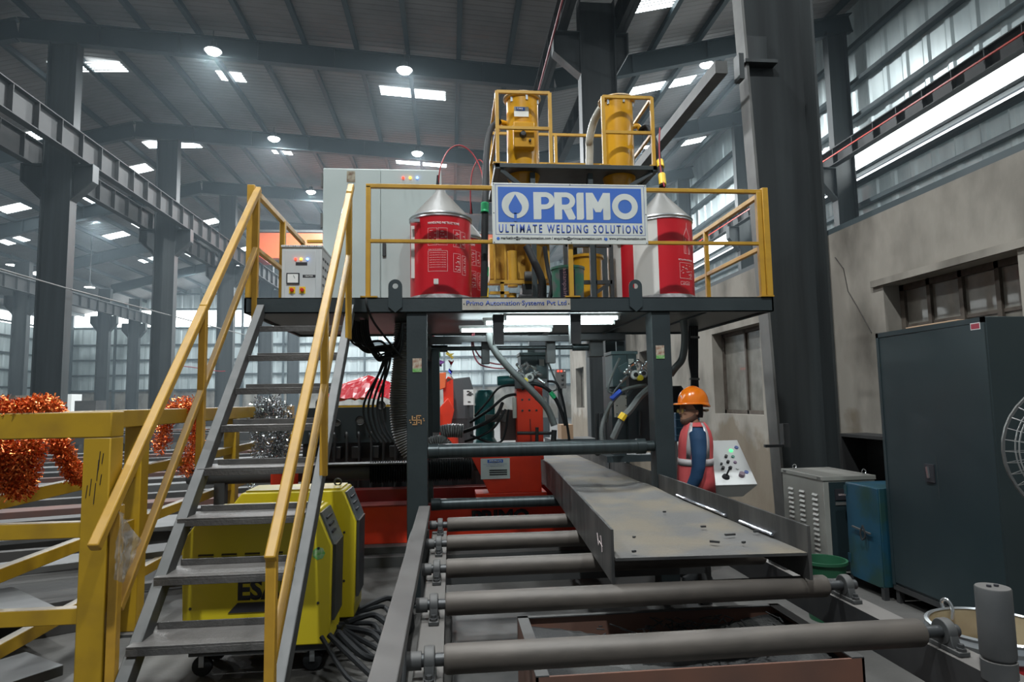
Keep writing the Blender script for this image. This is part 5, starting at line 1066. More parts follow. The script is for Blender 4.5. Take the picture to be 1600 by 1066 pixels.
a, b = P(980, 604, 6.3), P(1024, 700, 6.3); MB().prism([(a.x, b.z), (a.x+.35, b.z), (a.x+.35, a.z), (a.x+.08, a.z), (a.x, a.z-.1)], 'Y', 6.3, 6.42).build('arm_plate', charcoal_clean, hpl, bevel=.005)
a, b = P(961, 618, 6.28), P(981, 652, 6.28); B(a.x, b.x, 6.3, 6.34, b.z, a.z).build('cream_plate', mat('cream_plate', (.42, .41, .36)), hpl); mb = MB()
for px in (964, 978):
    for py in (622, 634, 647): mb.lathe([(0, -.008), (.006, -.007), (.006, 0)], P(px, py, 6.3), 8, axis='Y')
mb.build('plate_bolts', ink_black, hpl); mb = MB()
for px in (1000, 1012, 990): mb.lathe([(0, -.01), (.008, -.009), (.009, 0)], P(px, 622, 6.3), 8, axis='Y')
mb.tube([P(1000, 642, 6.27), P(1000, 680, 6.27)], .014, 8); mb.build('adjuster', dark_steel, hpl)
B(a.x-.02, a.x+.12, 6.35, 6.6, 1.05, 1.75).build('arm_body', charcoal_clean, hpl); MB().box(a.x-.12, a.x+.4, 6.2, 6.5, 1.03, 1.09).build('arm_foot', charcoal_clean, hpl)
mb = MB()
for px in (933, 940, 948): mb.tube([P(px, 646, 6.6), P(px, 702, 6.6)], .018, 8); mb.lathe([(0, -.02), (.03, -.02), (.03, .02), (0, .02)], P(px, 708, 6.55), 12, axis='Y')
mb.build('guide_wheels', dark_steel, hpl)
# hydraulic cross cylinders
for z, lab, y in ((1.235, 'upper steel cross cylinder joining the two front posts', 5.48), (.684, 'lower steel cross cylinder behind the rollers', 6.2)):
    t = T('cross_cylinder', lab, 'cylinder', (.8, y, z-.06), 'cross cylinders')
    x1 = 1.70; rr_ = .06 if y < 6 else .052; MB().lathe([(0, -.185), (rr_+.004, -.185), (rr_+.004, -.1), (rr_, -.095), (rr_, x1-.1), (rr_+(.006 if y < 6 else .001), x1-.095), (rr_+(.006 if y < 6 else .001), x1-.02), (.045, x1-.015), (.045, x1+.055), (0, x1+.055)], (0, y, z), 32, axis='X').build('tube', shaft_steel, t)
    mb = MB()
    for x in (.25, .6, .95, 1.3): mb.lathe([(rr_+.0005, x), (rr_+.0008, x+.001), (rr_+.0008, x+.004), (rr_+.0005, x+.005)], (0, y, z), 28, axis='X')
    mb.build('scribe_rings', dark_steel, t)
    if y > 6:
        for xx in (-.33, 1.77): B(xx, xx+.1, 5.6, 6.28, z-.05, z+.05).build('mounting_arm', charcoal, t)
# boom pipe with bellows
bp = T('boom_pipe', 'grey horizontal boom pipe ending in black bellows behind the stair', 'pipe', (-1.6, 6.7, .9)); z = .955
MB().lathe([(0, -2.56), (.07, -2.56), (.078, -2.5), (.078, -.8), (0, -.8)], (0, 6.65, z), 26, axis='X').build('pipe', frame_steel, bp)
pr = [(0, -.8)]; x = -.8
while x < .22: pr += [(.115, x), (.085, x+.012)]; x += .024
MB().lathe(pr+[(0, x)], (0, 6.65, z), 26, axis='X').build('bellows', black, bp)
B(-2.3, -2.2, 6.6, 6.7, 0, .9).build('support', frame_steel, bp)
B(-2.6, -.3, 6.55, 6.75, 1.035, 1.05).build('top_strip', frame_steel, bp)
# ribbed ducts
def duct(path, r, name, label, m_, n=16, step=.02, parent=None):
    pts = smoothpath(path, 14); L_ = [0]
    for a, b in zip(pts, pts[1:]): L_.append(L_[-1]+(b-a).length)
    k = int(L_[-1]/(step/2)); out = []; rs = []; j = 0
    for i in range(k+1):
        s_ = L_[-1]*i/k
        while j < len(L_)-2 and L_[j+1] < s_: j += 1
        f = (s_-L_[j])/max(1e-6, L_[j+1]-L_[j]); out.append(pts[j].lerp(pts[j+1], f)); rs.append(r if i % 2 else r*.88)
    return tag(MB().tube(out, rs, n).build(name, m_), label, 'duct')
duct([P(634, 505, 6.25), P(632, 560, 6.25), P(627, 620, 6.25), P(630, 670, 6.25), P(642, 700, 6.25), P(655, 715, 6.25)], .115, 'suction_duct', 'thick dark ribbed duct curving down behind the left post', mat('duct_dark', (.13, .13, .128), .45), 18, .022)
duct([P(724, 674, 7.0), P(705, 673, 7.0), P(688, 676, 7.0)], .078, 'suction_duct', 'short pale-edged ribbed duct left of the gearbox', mat('duct_ribbed', (.16, .16, .16), .4), 18, .024)
duct([P(664, 700, 6.9), P(675, 692, 6.9), P(690, 690, 6.9), P(700, 700, 6.9)], .07, 'suction_duct', 'dark ribbed duct end above the upper cross cylinder', mat('duct_dark', (.05, .05, .05)), 16, .022)
tag(hose([P(766, 500, 6.3), P(765, 525, 6.3), P(773, 548, 6.3), P(795, 575, 6.3), P(830, 610, 6.35), P(855, 638, 6.4), P(866, 665, 6.4)], .035, 12).build('grey_hose', grey_hose), 'long grey hose sweeping across in front of the red column', 'hose')
for i, path in enumerate((((738, 520, 6.5), (738, 545, 6.5), (748, 568, 6.5), (770, 575, 6.6), (790, 576, 6.7)), ((741, 520, 6.5), (740, 540, 6.5), (752, 560, 6.5), (770, 568, 6.6), (788, 570, 6.7)))):
    tag(hose([P(*p) for p in path], .008, 6).build('pink_cable', mat('pink_cable', (.5, .12, .15), .4)), ['outer', 'inner'][i]+' pink cable loop hanging under the tube lights', 'cable')
bundle = [((742, 650, 7), (760, 630, 6.9), (780, 606, 6.9), (805, 602, 6.9)), ((735, 660, 7), (765, 640, 6.8), (790, 620, 6.8), (812, 616, 6.9)), ((725, 675, 7), (750, 665, 6.85), (775, 650, 6.8), (785, 630, 6.9)), ((727, 690, 6.95), (750, 682, 6.8), (772, 668, 6.8), (790, 640, 6.85)), ((815, 608, 6.75), (835, 600, 6.7), (860, 612, 6.7), (876, 640, 6.7), (884, 665, 6.7)), ((854, 560, 6.9), (866, 590, 6.8), (872, 606, 6.8), (862, 612, 6.8)), ((736, 680, 6.9), (760, 690, 6.8), (785, 688, 6.8), (795, 640, 6.8)), ((858, 612, 6.7), (878, 640, 6.7), (888, 680, 6.7), (886, 700, 6.7)),
          ((968, 560, 6.3), (955, 590, 6.2), (950, 610, 6.2), (958, 615, 6.2)), ((1010, 602, 6.1), (975, 610, 6.1), (952, 635, 6.1), (940, 670, 6.1), (942, 700, 6.1)), ((985, 586, 6.1), (965, 605, 6.1), (955, 625, 6.1), (948, 660, 6.15)), ((1016, 606, 6.0), (1000, 620, 6.0), (985, 640, 6.0), (972, 655, 6.0), (958, 685, 6.05)), ((856, 596, 6.8), (870, 600, 6.7), (880, 628, 6.7), (890, 690, 6.7))]
brad = [.012, .016, .02, .014, .02, .01, .012, .008, .012, .02, .01, .034, .014]
blab = ['thin black cable beside the teal motor', 'black cable bundle over the teal motor', 'thick black cable over the gearbox', 'low black cable over the gearbox', 'green-wrapped black hose right of the red column', 'loop of grey cable below the left junction box', 'slack black loop left of the red column', 'thin cord hanging right of the red column', 'grey cable loop left of the right junction box', 'grey hose with blue tape arching near the right post', 'thin bright cable to the right valve cluster', 'thick slanting grey hose with yellow band near the right post', 'black hose falling behind the beam flange']
for path, r, lab in zip(bundle, brad, blab):
    o = tag(hose([P(*p) for p in path], r, 8).build('machine_cable', grey_hose if 'grey' in lab or 'bright' in lab else black), lab, 'cable')
    if 'green' in lab: MB().tube([P(860, 613, 6.69), P(867, 622, 6.69)], r*1.25, 8).build('tape_band', green_tape, o)
    if 'blue' in lab: MB().tube([P(955, 624, 6.09), P(970, 611, 6.09)], r*1.3, 8).build('tape_band', blue_tape, o)
    if 'yellow' in lab: MB().tube([P(973, 647, 6.0), P(978, 652, 6.0)], r*1.0, 8).build('tape_band', blue_tape, o); MB().tube([P(970, 656, 5.99), P(976, 647, 5.99)], r*1.12, 8).build('tape_band', yellow_tape, o)
tag(B(*(lambda a, b: (a.x, b.x, 11, 11.4, b.z, a.z))(P(877, 664, 11), P(896, 686, 11))).build('cardboard_box', cardboard), 'small brown cardboard box behind the left flange of the beam', 'box')
tag(B(1.7, 2.5, 10.9, 11.6, 0, P(886, 686, 11).z).build('rear_table', charcoal), 'dark steel table behind the beam carrying the cardboard box', 'table')
pn = T('wall_pendant', 'small grey push-button panel on the dark column with red lights', 'control panel', P(877, 608, 7.6)); a, b = P(868, 577, 14), P(885, 607, 14)
B(a.x, b.x, 14, 14.15, b.z, a.z).build('panel', column_edge, pn); 
for k in range(3): MB().lathe([(0, -.03), (.02, -.02), (.02, 0)], P(872+5*k, 580, 14), 8, axis='Y').build('pilot_light', glow_red if k < 2 else white, pn); MB().lathe([(0, -.03), (.03, -.02), (.03, 0)], P(879, 586+7*k, 14), 8, axis='Y').build('push_button', dark_steel, pn)
B((a.x+b.x)/2-.05, (a.x+b.x)/2+.05, 14.15, 14.25, 0, a.z).build('stand', dark_steel, pn)
# cables looping at the left end under the platform
for i in range(10):
    px0 = 543+i*3.5; dep = 518+2.6*i+rr.uniform(-6, 6); Y = 5.9+.05*(i % 6)
    tag(hose([P(px0, 500, Y), P(px0+4, 530, Y), P(px0+22, dep+20, Y), P(595+rr.uniform(-6, 10), dep+18, Y), P(618+rr.uniform(-5, 8), 545+rr.uniform(-10, 10), Y), P(628, 505, Y)], .009+.003*(i % 3), 7).build('looped_cable', black), 'black cable looped under the left end of the platform', 'cable', 'black cable loops under the platform')
for i in range(5):
    px = 577+7*i; tag(hose([P(607+rr.uniform(-4, 6), 540, 6.0), P(600+rr.uniform(-6, 8), 575, 6.0), P(px-8, 630, 6.0), P(px-3, 668, 6.0), P(px+12, 692, 6.0)], .011, 7).build('hanging_cable', black), 'black cable dropping from the loops to the hydraulic unit', 'cable', 'black cables dropping to the hydraulic unit')
tag(hose([P(572, 466, 5.38), P(574, 480, 5.37), P(585, 505, 5.5), P(608, 535, 5.8), P(628, 560, 6.0)], .01, 7).build('thin_cable', black), 'single black cable over the platform edge below the rail foot', 'cable')
tag(hose([P(1068, 500, 5.9), P(1070, 530, 5.9), P(1066, 560, 5.9), P(1055, 575, 5.9), P(1048, 585, 5.95)], .035, 10).build('grey_hose', mat('hose_dark_grey', (.07, .08, .08), .5)), 'dark grey hose bending behind the right post', 'hose')
for i in range(4): tag(hose([P(1079+3*i, 500, 6.7), P(1078+3.5*i, 560, 6.7), P(1082+2.2*i, 590, 6.7), P(1080+3.6*i, 632, 6.75)], .02, 8).build('hanging_hose', black), 'black hose in the tied bundle hanging behind the hard hat', 'hose', 'tied hose bundle by the window')
for i, py in enumerate((527, 592)): tag(MB().tube([P(1085, py-1, 6.7), P(1085, py+2, 6.7)], .055, 12).build('cable_tie', column_edge), ['upper', 'lower'][i]+' pale tie round the hose bundle behind the hard hat', 'cable tie')
# hydraulic unit
hu = T('hydraulic_unit', 'dark hydraulic power unit with round gauges between stair and left post', 'machine', (-1, 8, 0))
B(-1.75, -.5, 7.9, 8.5, .45, 1.55).build('tank', black_paint, hu, bevel=.01); [B(x_, x_+.08, y_, y_+.08, 0, .45).build('leg', dark_steel, hu) for x_ in (-1.7, -.6) for y_ in (7.95, 8.38)]
B(-1.75, -.5, 7.86, 7.9, 1.18, 1.6).build('gauge_panel', charcoal_clean, hu)
for px, py, r in ((527, 661, .04), (563, 657, .055), (596, 633, .05)):
    v = P(px, py, 7.85); g_ = MB().lathe([(0, -.02), (r*.85, -.02), (r, -.03), (r, .02), (0, .02)], v, 24, axis='Y').build('gauge', dark_steel if r > .05 else column_edge, hu); MB().lathe([(0, -.022), (r*.8, -.022)], v, 20, axis='Y').build('gauge_face', column_edge, g_)
for i in range(9):
    x = -1.65+.14*i; tag(hose([(x, 7.8, 1.25), (x+.02, 7.72, 1.3), (x+.03, 7.7, 1.15), (x+.02, 7.72, .5)], .016, 8).build('pipe', frame_steel if i % 2 else dark_steel, hu))
for i in range(5): B(-1.6+.22*i, -1.5+.22*i, 7.75, 7.87, 1.0, 1.14).build('valve_block', dark_steel, hu, bevel=.006)
MB().lathe([(0, 0), (.075, 0), (.075, .2), (.05, .24), (0, .24)], P(503, 655, 7.7), 16).build('filter', black, hu)
rr2 = random.Random(5)
def tarp(c, sx, sy, sz, name, label):
    n = 22; vs = []
    for i in range(n+1):
        for j in range(n+1):
            u, v = i/n*2-1, j/n*2-1; h = sz*(1-max(abs(u), abs(v))**3*.75)*(1-.35*abs(u)) + rr2.uniform(-.02, .02); vs.append((c[0]+u*sx, c[1]+v*sy, c[2]+h))
    fs = [(i*(n+1)+j, (i+1)*(n+1)+j, (i+1)*(n+1)+j+1, i*(n+1)+j+1) for i in range(n) for j in range(n)]
    mb = MB().add(vs, fs); o = mb.build(name, mat('red_tarp', (.45, .015, .025), .25, c2=(.6, .2, .2), ns=12, lo=.6, hi=.75, coat=.6), smooth=False); o.modifiers.new('s', 'SOLIDIFY').thickness = .01; return tag(o, label, 'tarpaulin')
tarp((-1.22, 9.9, 1.62), .62, .5, .42, 'red_tarp', 'glossy red plastic sheet draped over a unit behind the hydraulics')
tag(B(-1.8, -.62, 9.5, 10.3, 1.5, 1.62).build('yellow_beam', yellow_guard), 'yellow beam under the glossy red plastic sheet', 'beam')
ub = T('covered_unit', 'yellow and grey unit frame standing below the red plastic sheet', 'frame', (-1.2, 9.9, 0))
for x in (-1.75, -.7): 
    for y in (9.5, 10.2): B(x, x+.1, y, y+.1, 0, 1.5).build('leg', yellow_guard, ub)
B(-1.75, -.62, 9.5, 10.3, .7, .8).build('shelf', dark_steel, ub)
tarp((-1.15, 9.88, .80), .5, .3, .25, 'red_tarp', 'lower crumpled red plastic sheet behind the pipes of the hydraulics')
rp = T('red_pedestal', 'bright red stepped pedestal seen through the stair below the boom pipe', 'pedestal', (-1.5, 6.3, 0)); a, b = P(423, 739, 6.3), P(461, 781, 6.3)
B(a.x, b.x, 6.3, 6.42, b.z, a.z).build('upright', red_paint, rp); B(a.x-.04, b.x+.04, 6.25, 6.5, 0.0, b.z).build('foot', red_paint, rp); 
tag(B(-1.3, -1.12, 6.45, 6.62, 0, .86).build('red_upright', dark_red), 'red upright just right of the stepped pedestal', 'upright')
rv = T('dark_gap_filler', 'black low machine cabinet behind the bellows and the red gusset', 'machine', (0, 8, 0)); B(-.42, .55, 7.75, 8.1, 0, .98).build('cabinet', black_paint, rv, bevel=.01)  # added black box, covers the bright floor showing through this gap
for k in range(4): B(-.36+.22*k, -.2+.22*k, 7.735, 7.75, .5, .9).build('cover', dark_steel, rv, bevel=.004)
# ---- robots and panels far behind
rbt = T('welding_robot', 'orange-red robot arm far behind between the left post and the grey enclosure', 'robot', (-.1, 12, 0))
def px_poly(pts, Y, d, name, m_, parent): return MB().prism([(P(x, y, Y).x, P(x, y, Y).z) for x, y in pts], 'Y', Y, Y+d).build(name, m_, parent, bevel=.01)
px_poly([(692, 600), (700, 588), (708, 592), (709, 640), (697, 665), (694, 650)], 12, .35, 'upper_arm', red_paint, rbt)
px_poly([(680, 645), (700, 622), (710, 640), (704, 668), (678, 672)], 11.7, .6, 'shoulder', red_paint, rbt); px_poly([(683, 583), (697, 582), (696, 606), (684, 610)], 11.9, .3, 'wrist_cover', orange_light, rbt)
a = P(690, 672, 11.8); MB().lathe([(0, 0), (.32, 0), (.3, a.z), (0, a.z)], (a.x, 12, 0), 24).build('base_column', red_paint, rbt)
tag(px_poly([(706, 592), (734, 589), (740, 610), (740, 655), (706, 655)], 12.6, .8, 'machine_enclosure', mat('enclosure_grey', (.07, .08, .085), .5), None), 'grey machine enclosure with a slanted corner far behind the teal motor', 'enclosure')
for o in [q for q in COL.objects if q.name == 'machine_enclosure']: b_ = T('enclosure_base', 'dark plinth under the grey machine enclosure far behind', 'plinth', (.25, 13, 0)); B(0, .45, 12.6, 13.4, 0, P(720, 655, 12.6).z).build('plinth', dark_steel, b_)
np_ = tag(B(*(lambda a, b: (a.x, b.x, 12.2, 12.26, b.z, a.z))(P(724, 609, 12.2), P(740, 633, 12.2))).build('notice_board', white), 'small white notice board in front of the grey enclosure', 'notice')
B(np_.location.x-.02, np_.location.x+.02, 12.26, 12.3, 0, np_.location.z+.2).build('post', dark_steel, np_); mb = MB()
for k in range(7): v = P(727+rr.uniform(0, 10), 612+rr.uniform(0, 18), 12.19); mb.box(v.x, v.x+.05, 12.19, 12.2, v.z, v.z+.02)
mb.build('notice_marks', frame_steel, np_)
tag(px_poly([(676, 617), (686, 617), (686, 642), (677, 642)], 11, .3, 'blue_bin', mat('bin_blue', (.02, .1, .2), .5), None), 'small blue bin beside the left post far behind', 'bin'); v = P(681, 642, 11); o = [q for q in COL.objects if q.name == 'blue_bin'][0]; B(v.x-.06, v.x+.06, 11.05, 11.2, 0, v.z).build('pedestal', dark_steel, o)
# foil pennants
foil = [('red_foil', (.5, .03, .05)), ('green_foil', (.02, .3, .1)), ('violet_foil', (.1, .03, .15)), ('gold_foil', (.8, .6, .1)), ('blue_foil', (.05, .06, .4)), ('mixed_foil', (.7, .5, .45))]
fo = ((679, 531, 8, 0), (693, 535, 6, 1), (681, 553, 9, 1), (684, 567, 12, 2), (679, 584, 10, 3), (678, 598, 6, 4), (703, 555, 7, 3), (703, 569, 6, 0), (704, 582, 6, 4), (704, 592, 6, 5))
fl_ = ['red foil pennant at the top of the string by the left post', 'small green foil pennant beside the top red one', 'green foil pennant below the shaft bearing', 'violet foil pennant by the left post', 'gold foil pennant by the left post', 'blue foil pennant at the end of the string', 'gold foil cluster at the top of the second string', 'red foil bit in the second string', 'blue foil bit in the second string', 'mixed foil cluster above the robot arm']
for (px, py, s_, c), lab in zip(fo, fl_):
    v = P(px, py, 9.0); mb = MB(); rg = random.Random(px*py); k = .009*s_
    vs = [v+Vector((rg.uniform(-k, k), rg.uniform(-.03, .03), rg.uniform(-k, k))) for _ in range(7)]; vs = vs+[q+Vector((.004, .006, .003)) for q in vs]
    mb.add(vs, [(0, 1, 2), (2, 3, 4), (4, 5, 6), (0, 3, 6), (7, 9, 8), (9, 11, 10), (11, 13, 12), (7, 13, 10)]); tag(mb.build('foil_pennant', mat(*foil[c], .2, metal=.7), smooth=False), lab, 'pennant')
for px in (681, 703): tag(MB().tube([P(px, 505, 9.0), P(px, 600, 9.0)], .003, 4).build('pennant_string', ink_black), 'string of foil pennants nearer the left post' if px < 690 else 'string of foil pennants above the robot arm', 'string')
mb = MB()
# pennant string before the far left wall
tag(MB().tube(smoothpath([P(262, 570, 30), P(300, 574, 30), P(340, 580, 30), P(352, 580, 30)]), .02, 5).build('bunting_string', red_wire), 'thin bunting string beyond the stair near the far wall', 'bunting')
# ================================================================ CONSOLE AND OPERATOR
cs = T('control_console', 'white sloping push-button console behind the operator', 'control panel', (2.8, 6.6, 0))
A_, B_, C_, D_ = Vector((2.50, 6.95, 1.165)), Vector((3.19, 6.95, 1.165)), Vector((3.13, 6.4, .752)), Vector((2.42, 6.4, .752))
mb = MB(); n_ = (B_-A_).cross(D_-A_).normalized(); n_ = n_ if n_.z > 0 else -n_
mb.add([A_, B_, C_, D_, A_-n_*.02, B_-n_*.02, C_-n_*.02, D_-n_*.02], [(0, 1, 2, 3), (7, 6, 5, 4), (0, 4, 5, 1), (1, 5, 6, 2), (2, 6, 7, 3), (3, 7, 4, 0)]); mb.build('panel_face', white, cs, bevel=.003)
mb = MB(); mb.add([A_-n_*.02, B_-n_*.02, C_-n_*.02, D_-n_*.02, (2.55, 6.93, .62), (3.0, 6.93, .62), (3.0, 6.47, .62), (2.55, 6.47, .62)], [(0, 1, 2, 3), (7, 6, 5, 4), (0, 4, 5, 1), (1, 5, 6, 2), (2, 6, 7, 3), (3, 7, 4, 0)]); mb.build('housing', mat('console_grey', (.3, .3, .28), .5), cs)
B(2.68, 2.88, 6.6, 6.8, .04, .62).build('pedestal', charcoal, cs); B(2.5, 3.06, 6.45, 6.95, 0, .04).build('foot', charcoal, cs)
ex, ez = (B_-A_).normalized(), (A_-D_).normalized()
def onp(px, py):
    d = ray(px, py); o = Vector((0, 0, EYE)); return o+d*((A_-o).dot(n_)/d.dot(n_))
def knob(px, py, r, h, name, m_, n=14):
    c = onp(px, py); MB().tube([c, c+n_*h], r, n).build(name, m_, cs)
for px, py, r, h, nm, m_ in ((1150.5, 700, .022, .012, 'blue_ring_button', mat('button_blue', (.1, .15, .4), .4)), (1142, 705, .02, .014, 'green_button', glow_green), (1145, 714.5, .018, .014, 'green_ring_button', mat('button_green', (.1, .3, .22), .4)), (1148.5, 723.5, .018, .014, 'violet_button', mat('button_violet', (.25, .15, .25), .4)),
                             (1152, 733, .016, .014, 'pale_button', white), (1166, 738.5, .022, .012, 'blue_ring_button', mat('button_blue', (.1, .15, .4))), (1134, 715, .016, .03, 'selector_switch', black_paint), (1137, 723.5, .016, .03, 'selector_switch', black_paint), (1141, 733, .016, .03, 'selector_switch', black_paint), (1129.5, 733, .016, .03, 'selector_switch', black_paint), (1127, 726, .012, .02, 'selector_switch', black_paint), (1158.5, 744, .03, .04, 'mushroom_button', mat('button_grey_violet', (.16, .1, .13), .4)), (1066, 700, .014, .014, 'red_button', red_paint)):
    knob(px, py, r, h, nm, m_)
c = onp(1134, 746); MB().tube([c, c+n_*.02, c+n_*.03], [.04, .034, .02], 16).tube([c+n_*.02, c+n_*.09+Vector((.02, 0, .02))], .009, 8).sphere(c+n_*.1+Vector((.022, 0, .022)), .016).build('joystick', black, cs)
bb = T('blue_drawer_box', 'blue and black tool chest half hidden behind the right post', 'tool chest', (2.75, 7.6, 0)); a, b = P(1055, 628, 7.4), P(1082, 690, 7.4)
bm_ = mat('chest_blue', (.01, .07, .14), .4)
B(a.x, b.x+.1, 7.4, 7.8, b.z, P(1055, 645, 7.4).z).build('chest', bm_, bb, bevel=.01)
for py in (655, 668, 680): v = P(1055, py, 7.39); B(v.x, b.x+.1, 7.385, 7.4, v.z-.01, v.z).build('drawer_edge', mat('chest_edge', (.1, .25, .35), .4), bb)
a2 = P(1052, 603, 7.4); MB().lathe([(0, P(1055, 645, 7.4).z), (.1, P(1055, 645, 7.4).z), (.1, a2.z-.05), (.07, a2.z), (0, a2.z)], (a2.x+.08, 7.55, 0), 16).build('black_cover', black, bb)
B(a.x+.03, b.x+.05, 7.45, 7.75, 0, b.z).build('stand', dark_steel, bb)
tag(MB().box(3.35, 3.6, 6.62, 6.66, 1.10, 1.13).box(3.55, 3.62, 6.6, 6.68, 1.1, 1.35).build('bracket_arm', black_paint), 'short dark bracket arm sticking out left from the massive column', 'bracket')

skin = mat('skin_brown', (.33, .17, .105), .55, c2=(.27, .135, .08), ns=9); hair_m = mat('black_hair', (.008, .007, .006), .6); shirt_m = mat('blue_shirt', (.012, .05, .12), .75, c2=(.018, .062, .14), ns=5); vest_m = mat('coral_vest', (.68, .11, .11), .75, c2=(.55, .07, .075), ns=5, bump=.5, bs=7); refl = mat('reflective_tape', (.6, .55, .55), .35, metal=.2); helmet_m = mat('orange_helmet', (.86, .2, .01), .22, coat=.6); trouser_m = mat('pale_blue_jeans', (.2, .27, .33), .8)
px0, py0 = 2.235, 5.78     # feet
pr_ = T('person', 'person in an orange hard hat and coral reflective vest at the console, looking left', 'person', (px0, py0, 0))
SC = .97
def hp(x, y, z): return Vector((px0, py0, 0))+Vector((x, y, z))*1.0
# facing -X.  body frame: f = forward (-X, slightly toward camera), s = side (+Y away)
def face(deg):
    global F_, S_
    fa = math.radians(deg); F_ = Vector((math.cos(fa), math.sin(fa), 0)); S_ = Vector((-F_.y, F_.x, 0))
face(166); Z_ = Vector((0, 0, 1)); O_ = Vector((px0, py0, 0))
def bp_(f, s_, z): return O_+F_*f+S_*s_+Z_*z
def ringf(f, s_, z, rf, rs, tilt=0.0):
    ax = (F_*math.cos(tilt)+Z_*math.sin(tilt)); return (bp_(f, s_, z), rf, rs, ax, S_)
body = MB()
# trunk and neck
body.loft([ringf(0, 0, .80, .105, .16), ringf(.0, 0, .92, .115, .17), ringf(.01, 0, 1.02, .105, .15), ringf(.01, 0, 1.12, .11, .155), ringf(.0, 0, 1.24, .115, .175), ringf(-.015, 0, 1.33, .1, .175), ringf(-.02, 0, 1.375, .075, .12), ringf(-.012, 0, 1.40, .055, .062), ringf(.0, 0, 1.44, .052, .055), ringf(.015, 0, 1.50, .055, .056)], 20)
# head: rings from chin to crown (forward offset, radii)
hz_ = 1.405
face(190)
hd_r = [(.055, 0.0, .045, .035), (.05, .018, .068, .048), (.04, .04, .083, .058), (.03, .07, .090, .066), (.022, .10, .094, .071), (.016, .13, .098, .074), (.012, .16, .100, .076), (.008, .19, .098, .075), (.005, .215, .085, .066), (.003, .235, .055, .045)]
body.loft([ringf(a, 0, hz_+b*1.12, c, d) for a, b, c, d in hd_r], 24)
# nose, brow, lips, chin, ears
def blob(f, s_, z, rf, rs, rz): 
    o = len(body.v); mbt = MB().sphere((0, 0, 0), 1, 12, 8, (rf, rs, rz))
    body.add([bp_(f, s_, z)+F_*v.x+S_*v.y+Z_*v.z for v in mbt.v], mbt.f)
blob(.122, 0, hz_+.088*1.12, .022, .014, .012); blob(.112, 0, hz_+.103*1.12, .016, .009, .022); blob(.104, 0, hz_+.128*1.12, .02, .045, .010)
blob(.112, 0, hz_+.055*1.12, .014, .022, .0065); blob(.110, 0, hz_+.043*1.12, .013, .019, .007); blob(.092, 0, hz_+.015*1.12, .02, .024, .018)
for s_ in (-1, 1): blob(-.005, s_*.072, hz_+.095*1.12, .018, .009, .03); blob(.09, s_*.036, hz_+.092*1.12, .022, .02, .018)
face(166)
def limb(pts, n=14):
    body.tube([bp_(*p[:3]) for p in pts], [p[3] for p in pts], n)
# near arm (s>0 is toward the camera when facing -X)
sg_ = 1 if bp_(0, 1, 0).y < bp_(0, 0, 0).y else -1
NA = [(-.015, .165*sg_, 1.33, .064), (-.015, .205*sg_, 1.26, .062), (-.01, .235*sg_, 1.14, .054), (.0, .245*sg_, 1.03, .048), (.02, .24*sg_, .95, .045), (.06, .225*sg_, .87, .038), (.095, .21*sg_, .80, .031), (.108, .205*sg_, .775, .028)]
FA = [(-.015, -.165*sg_, 1.31, .06), (-.02, -.2*sg_, 1.2, .054), (-.01, -.21*sg_, 1.08, .047), (.02, -.2*sg_, .97, .04), (.08, -.19*sg_, .87, .034), (.12, -.18*sg_, .80, .028)]
limb(NA); limb(FA)
for sd in (-1, 1):
    limb([(0, .085*sd, .88, .095), (.01, .09*sd, .7, .08), (.015, .095*sd, .5, .062), (.0, .095*sd, .3, .052), (-.01, .095*sd, .1, .042), (0, .095*sd, .06, .045)])
    body.box(*(lambda a, b: (min(a.x, b.x), max(a.x, b.x), min(a.y, b.y), max(a.y, b.y), .01, .06))(bp_(-.06, .07*sd, 0), bp_(.10, .12*sd, 0)))
def hand(wf, ws, wz, df, dz, sd):
    d = (F_*df+Z_*dz).normalized(); base = bp_(wf, ws, wz); sideax = S_*sd; dn = d.cross(sideax).normalized()
    body.loft([(base, .02, .026, dn, sideax), (base+d*.04, .017, .04, dn, sideax), (base+d*.085, .014, .04, dn, sideax)], 10)
    for k, (off, L_) in enumerate(((-.03, .065), (-.01, .075), (.01, .07), (.03, .055))):
        p = base+d*.08+sideax*off; q = p+d*L_*.5-dn*.008; r_ = q+d*L_*.42-dn*.022; body.tube([p, q, r_], [.009, .0085, .007], 8)
    p = base+d*.025-sideax*.03; body.tube([p, p+d*.03-sideax*.022-dn*.008, p+d*.055-sideax*.026-dn*.018], [.011, .01, .008], 8)
hand(.108, .205*sg_, .775, .45, -.9, sg_); hand(.12, -.18*sg_, .80, .5, -.85, -sg_)
bd = body.build('body', skin, pr_); md = bd.modifiers.new('r', 'REMESH'); md.mode = 'VOXEL'; md.voxel_size = .0065; md.use_smooth_shade = True
md = bd.modifiers.new('sm', 'SMOOTH'); md.factor = .5; md.iterations = 3
# clothing
sh = MB(); sh.loft([ringf(.0, 0, .84, .125, .175), ringf(.0, 0, .95, .13, .183), ringf(.01, 0, 1.12, .122, .17), ringf(0, 0, 1.24, .126, .188), ringf(-.015, 0, 1.335, .11, .187), ringf(-.02, 0, 1.38, .085, .13), ringf(-.014, 0, 1.41, .062, .07)], 24)
def slv(pts, k): sh.tube([bp_(*p[:3]) for p in pts], [p[3]+k for p in pts], 16)
slv(NA[:-1], .011); slv(FA[:-1], .011)
o = sh.build('shirt', shirt_m, pr_); md = o.modifiers.new('r', 'REMESH'); md.mode = 'VOXEL'; md.voxel_size = .009; md.use_smooth_shade = True; md = o.modifiers.new('sm', 'SMOOTH'); md.iterations = 2
tr = MB()
tr.loft([ringf(0, 0, .78, .11, .165), ringf(0, 0, .86, .122, .172), ringf(0, 0, .90, .118, .17)], 20)
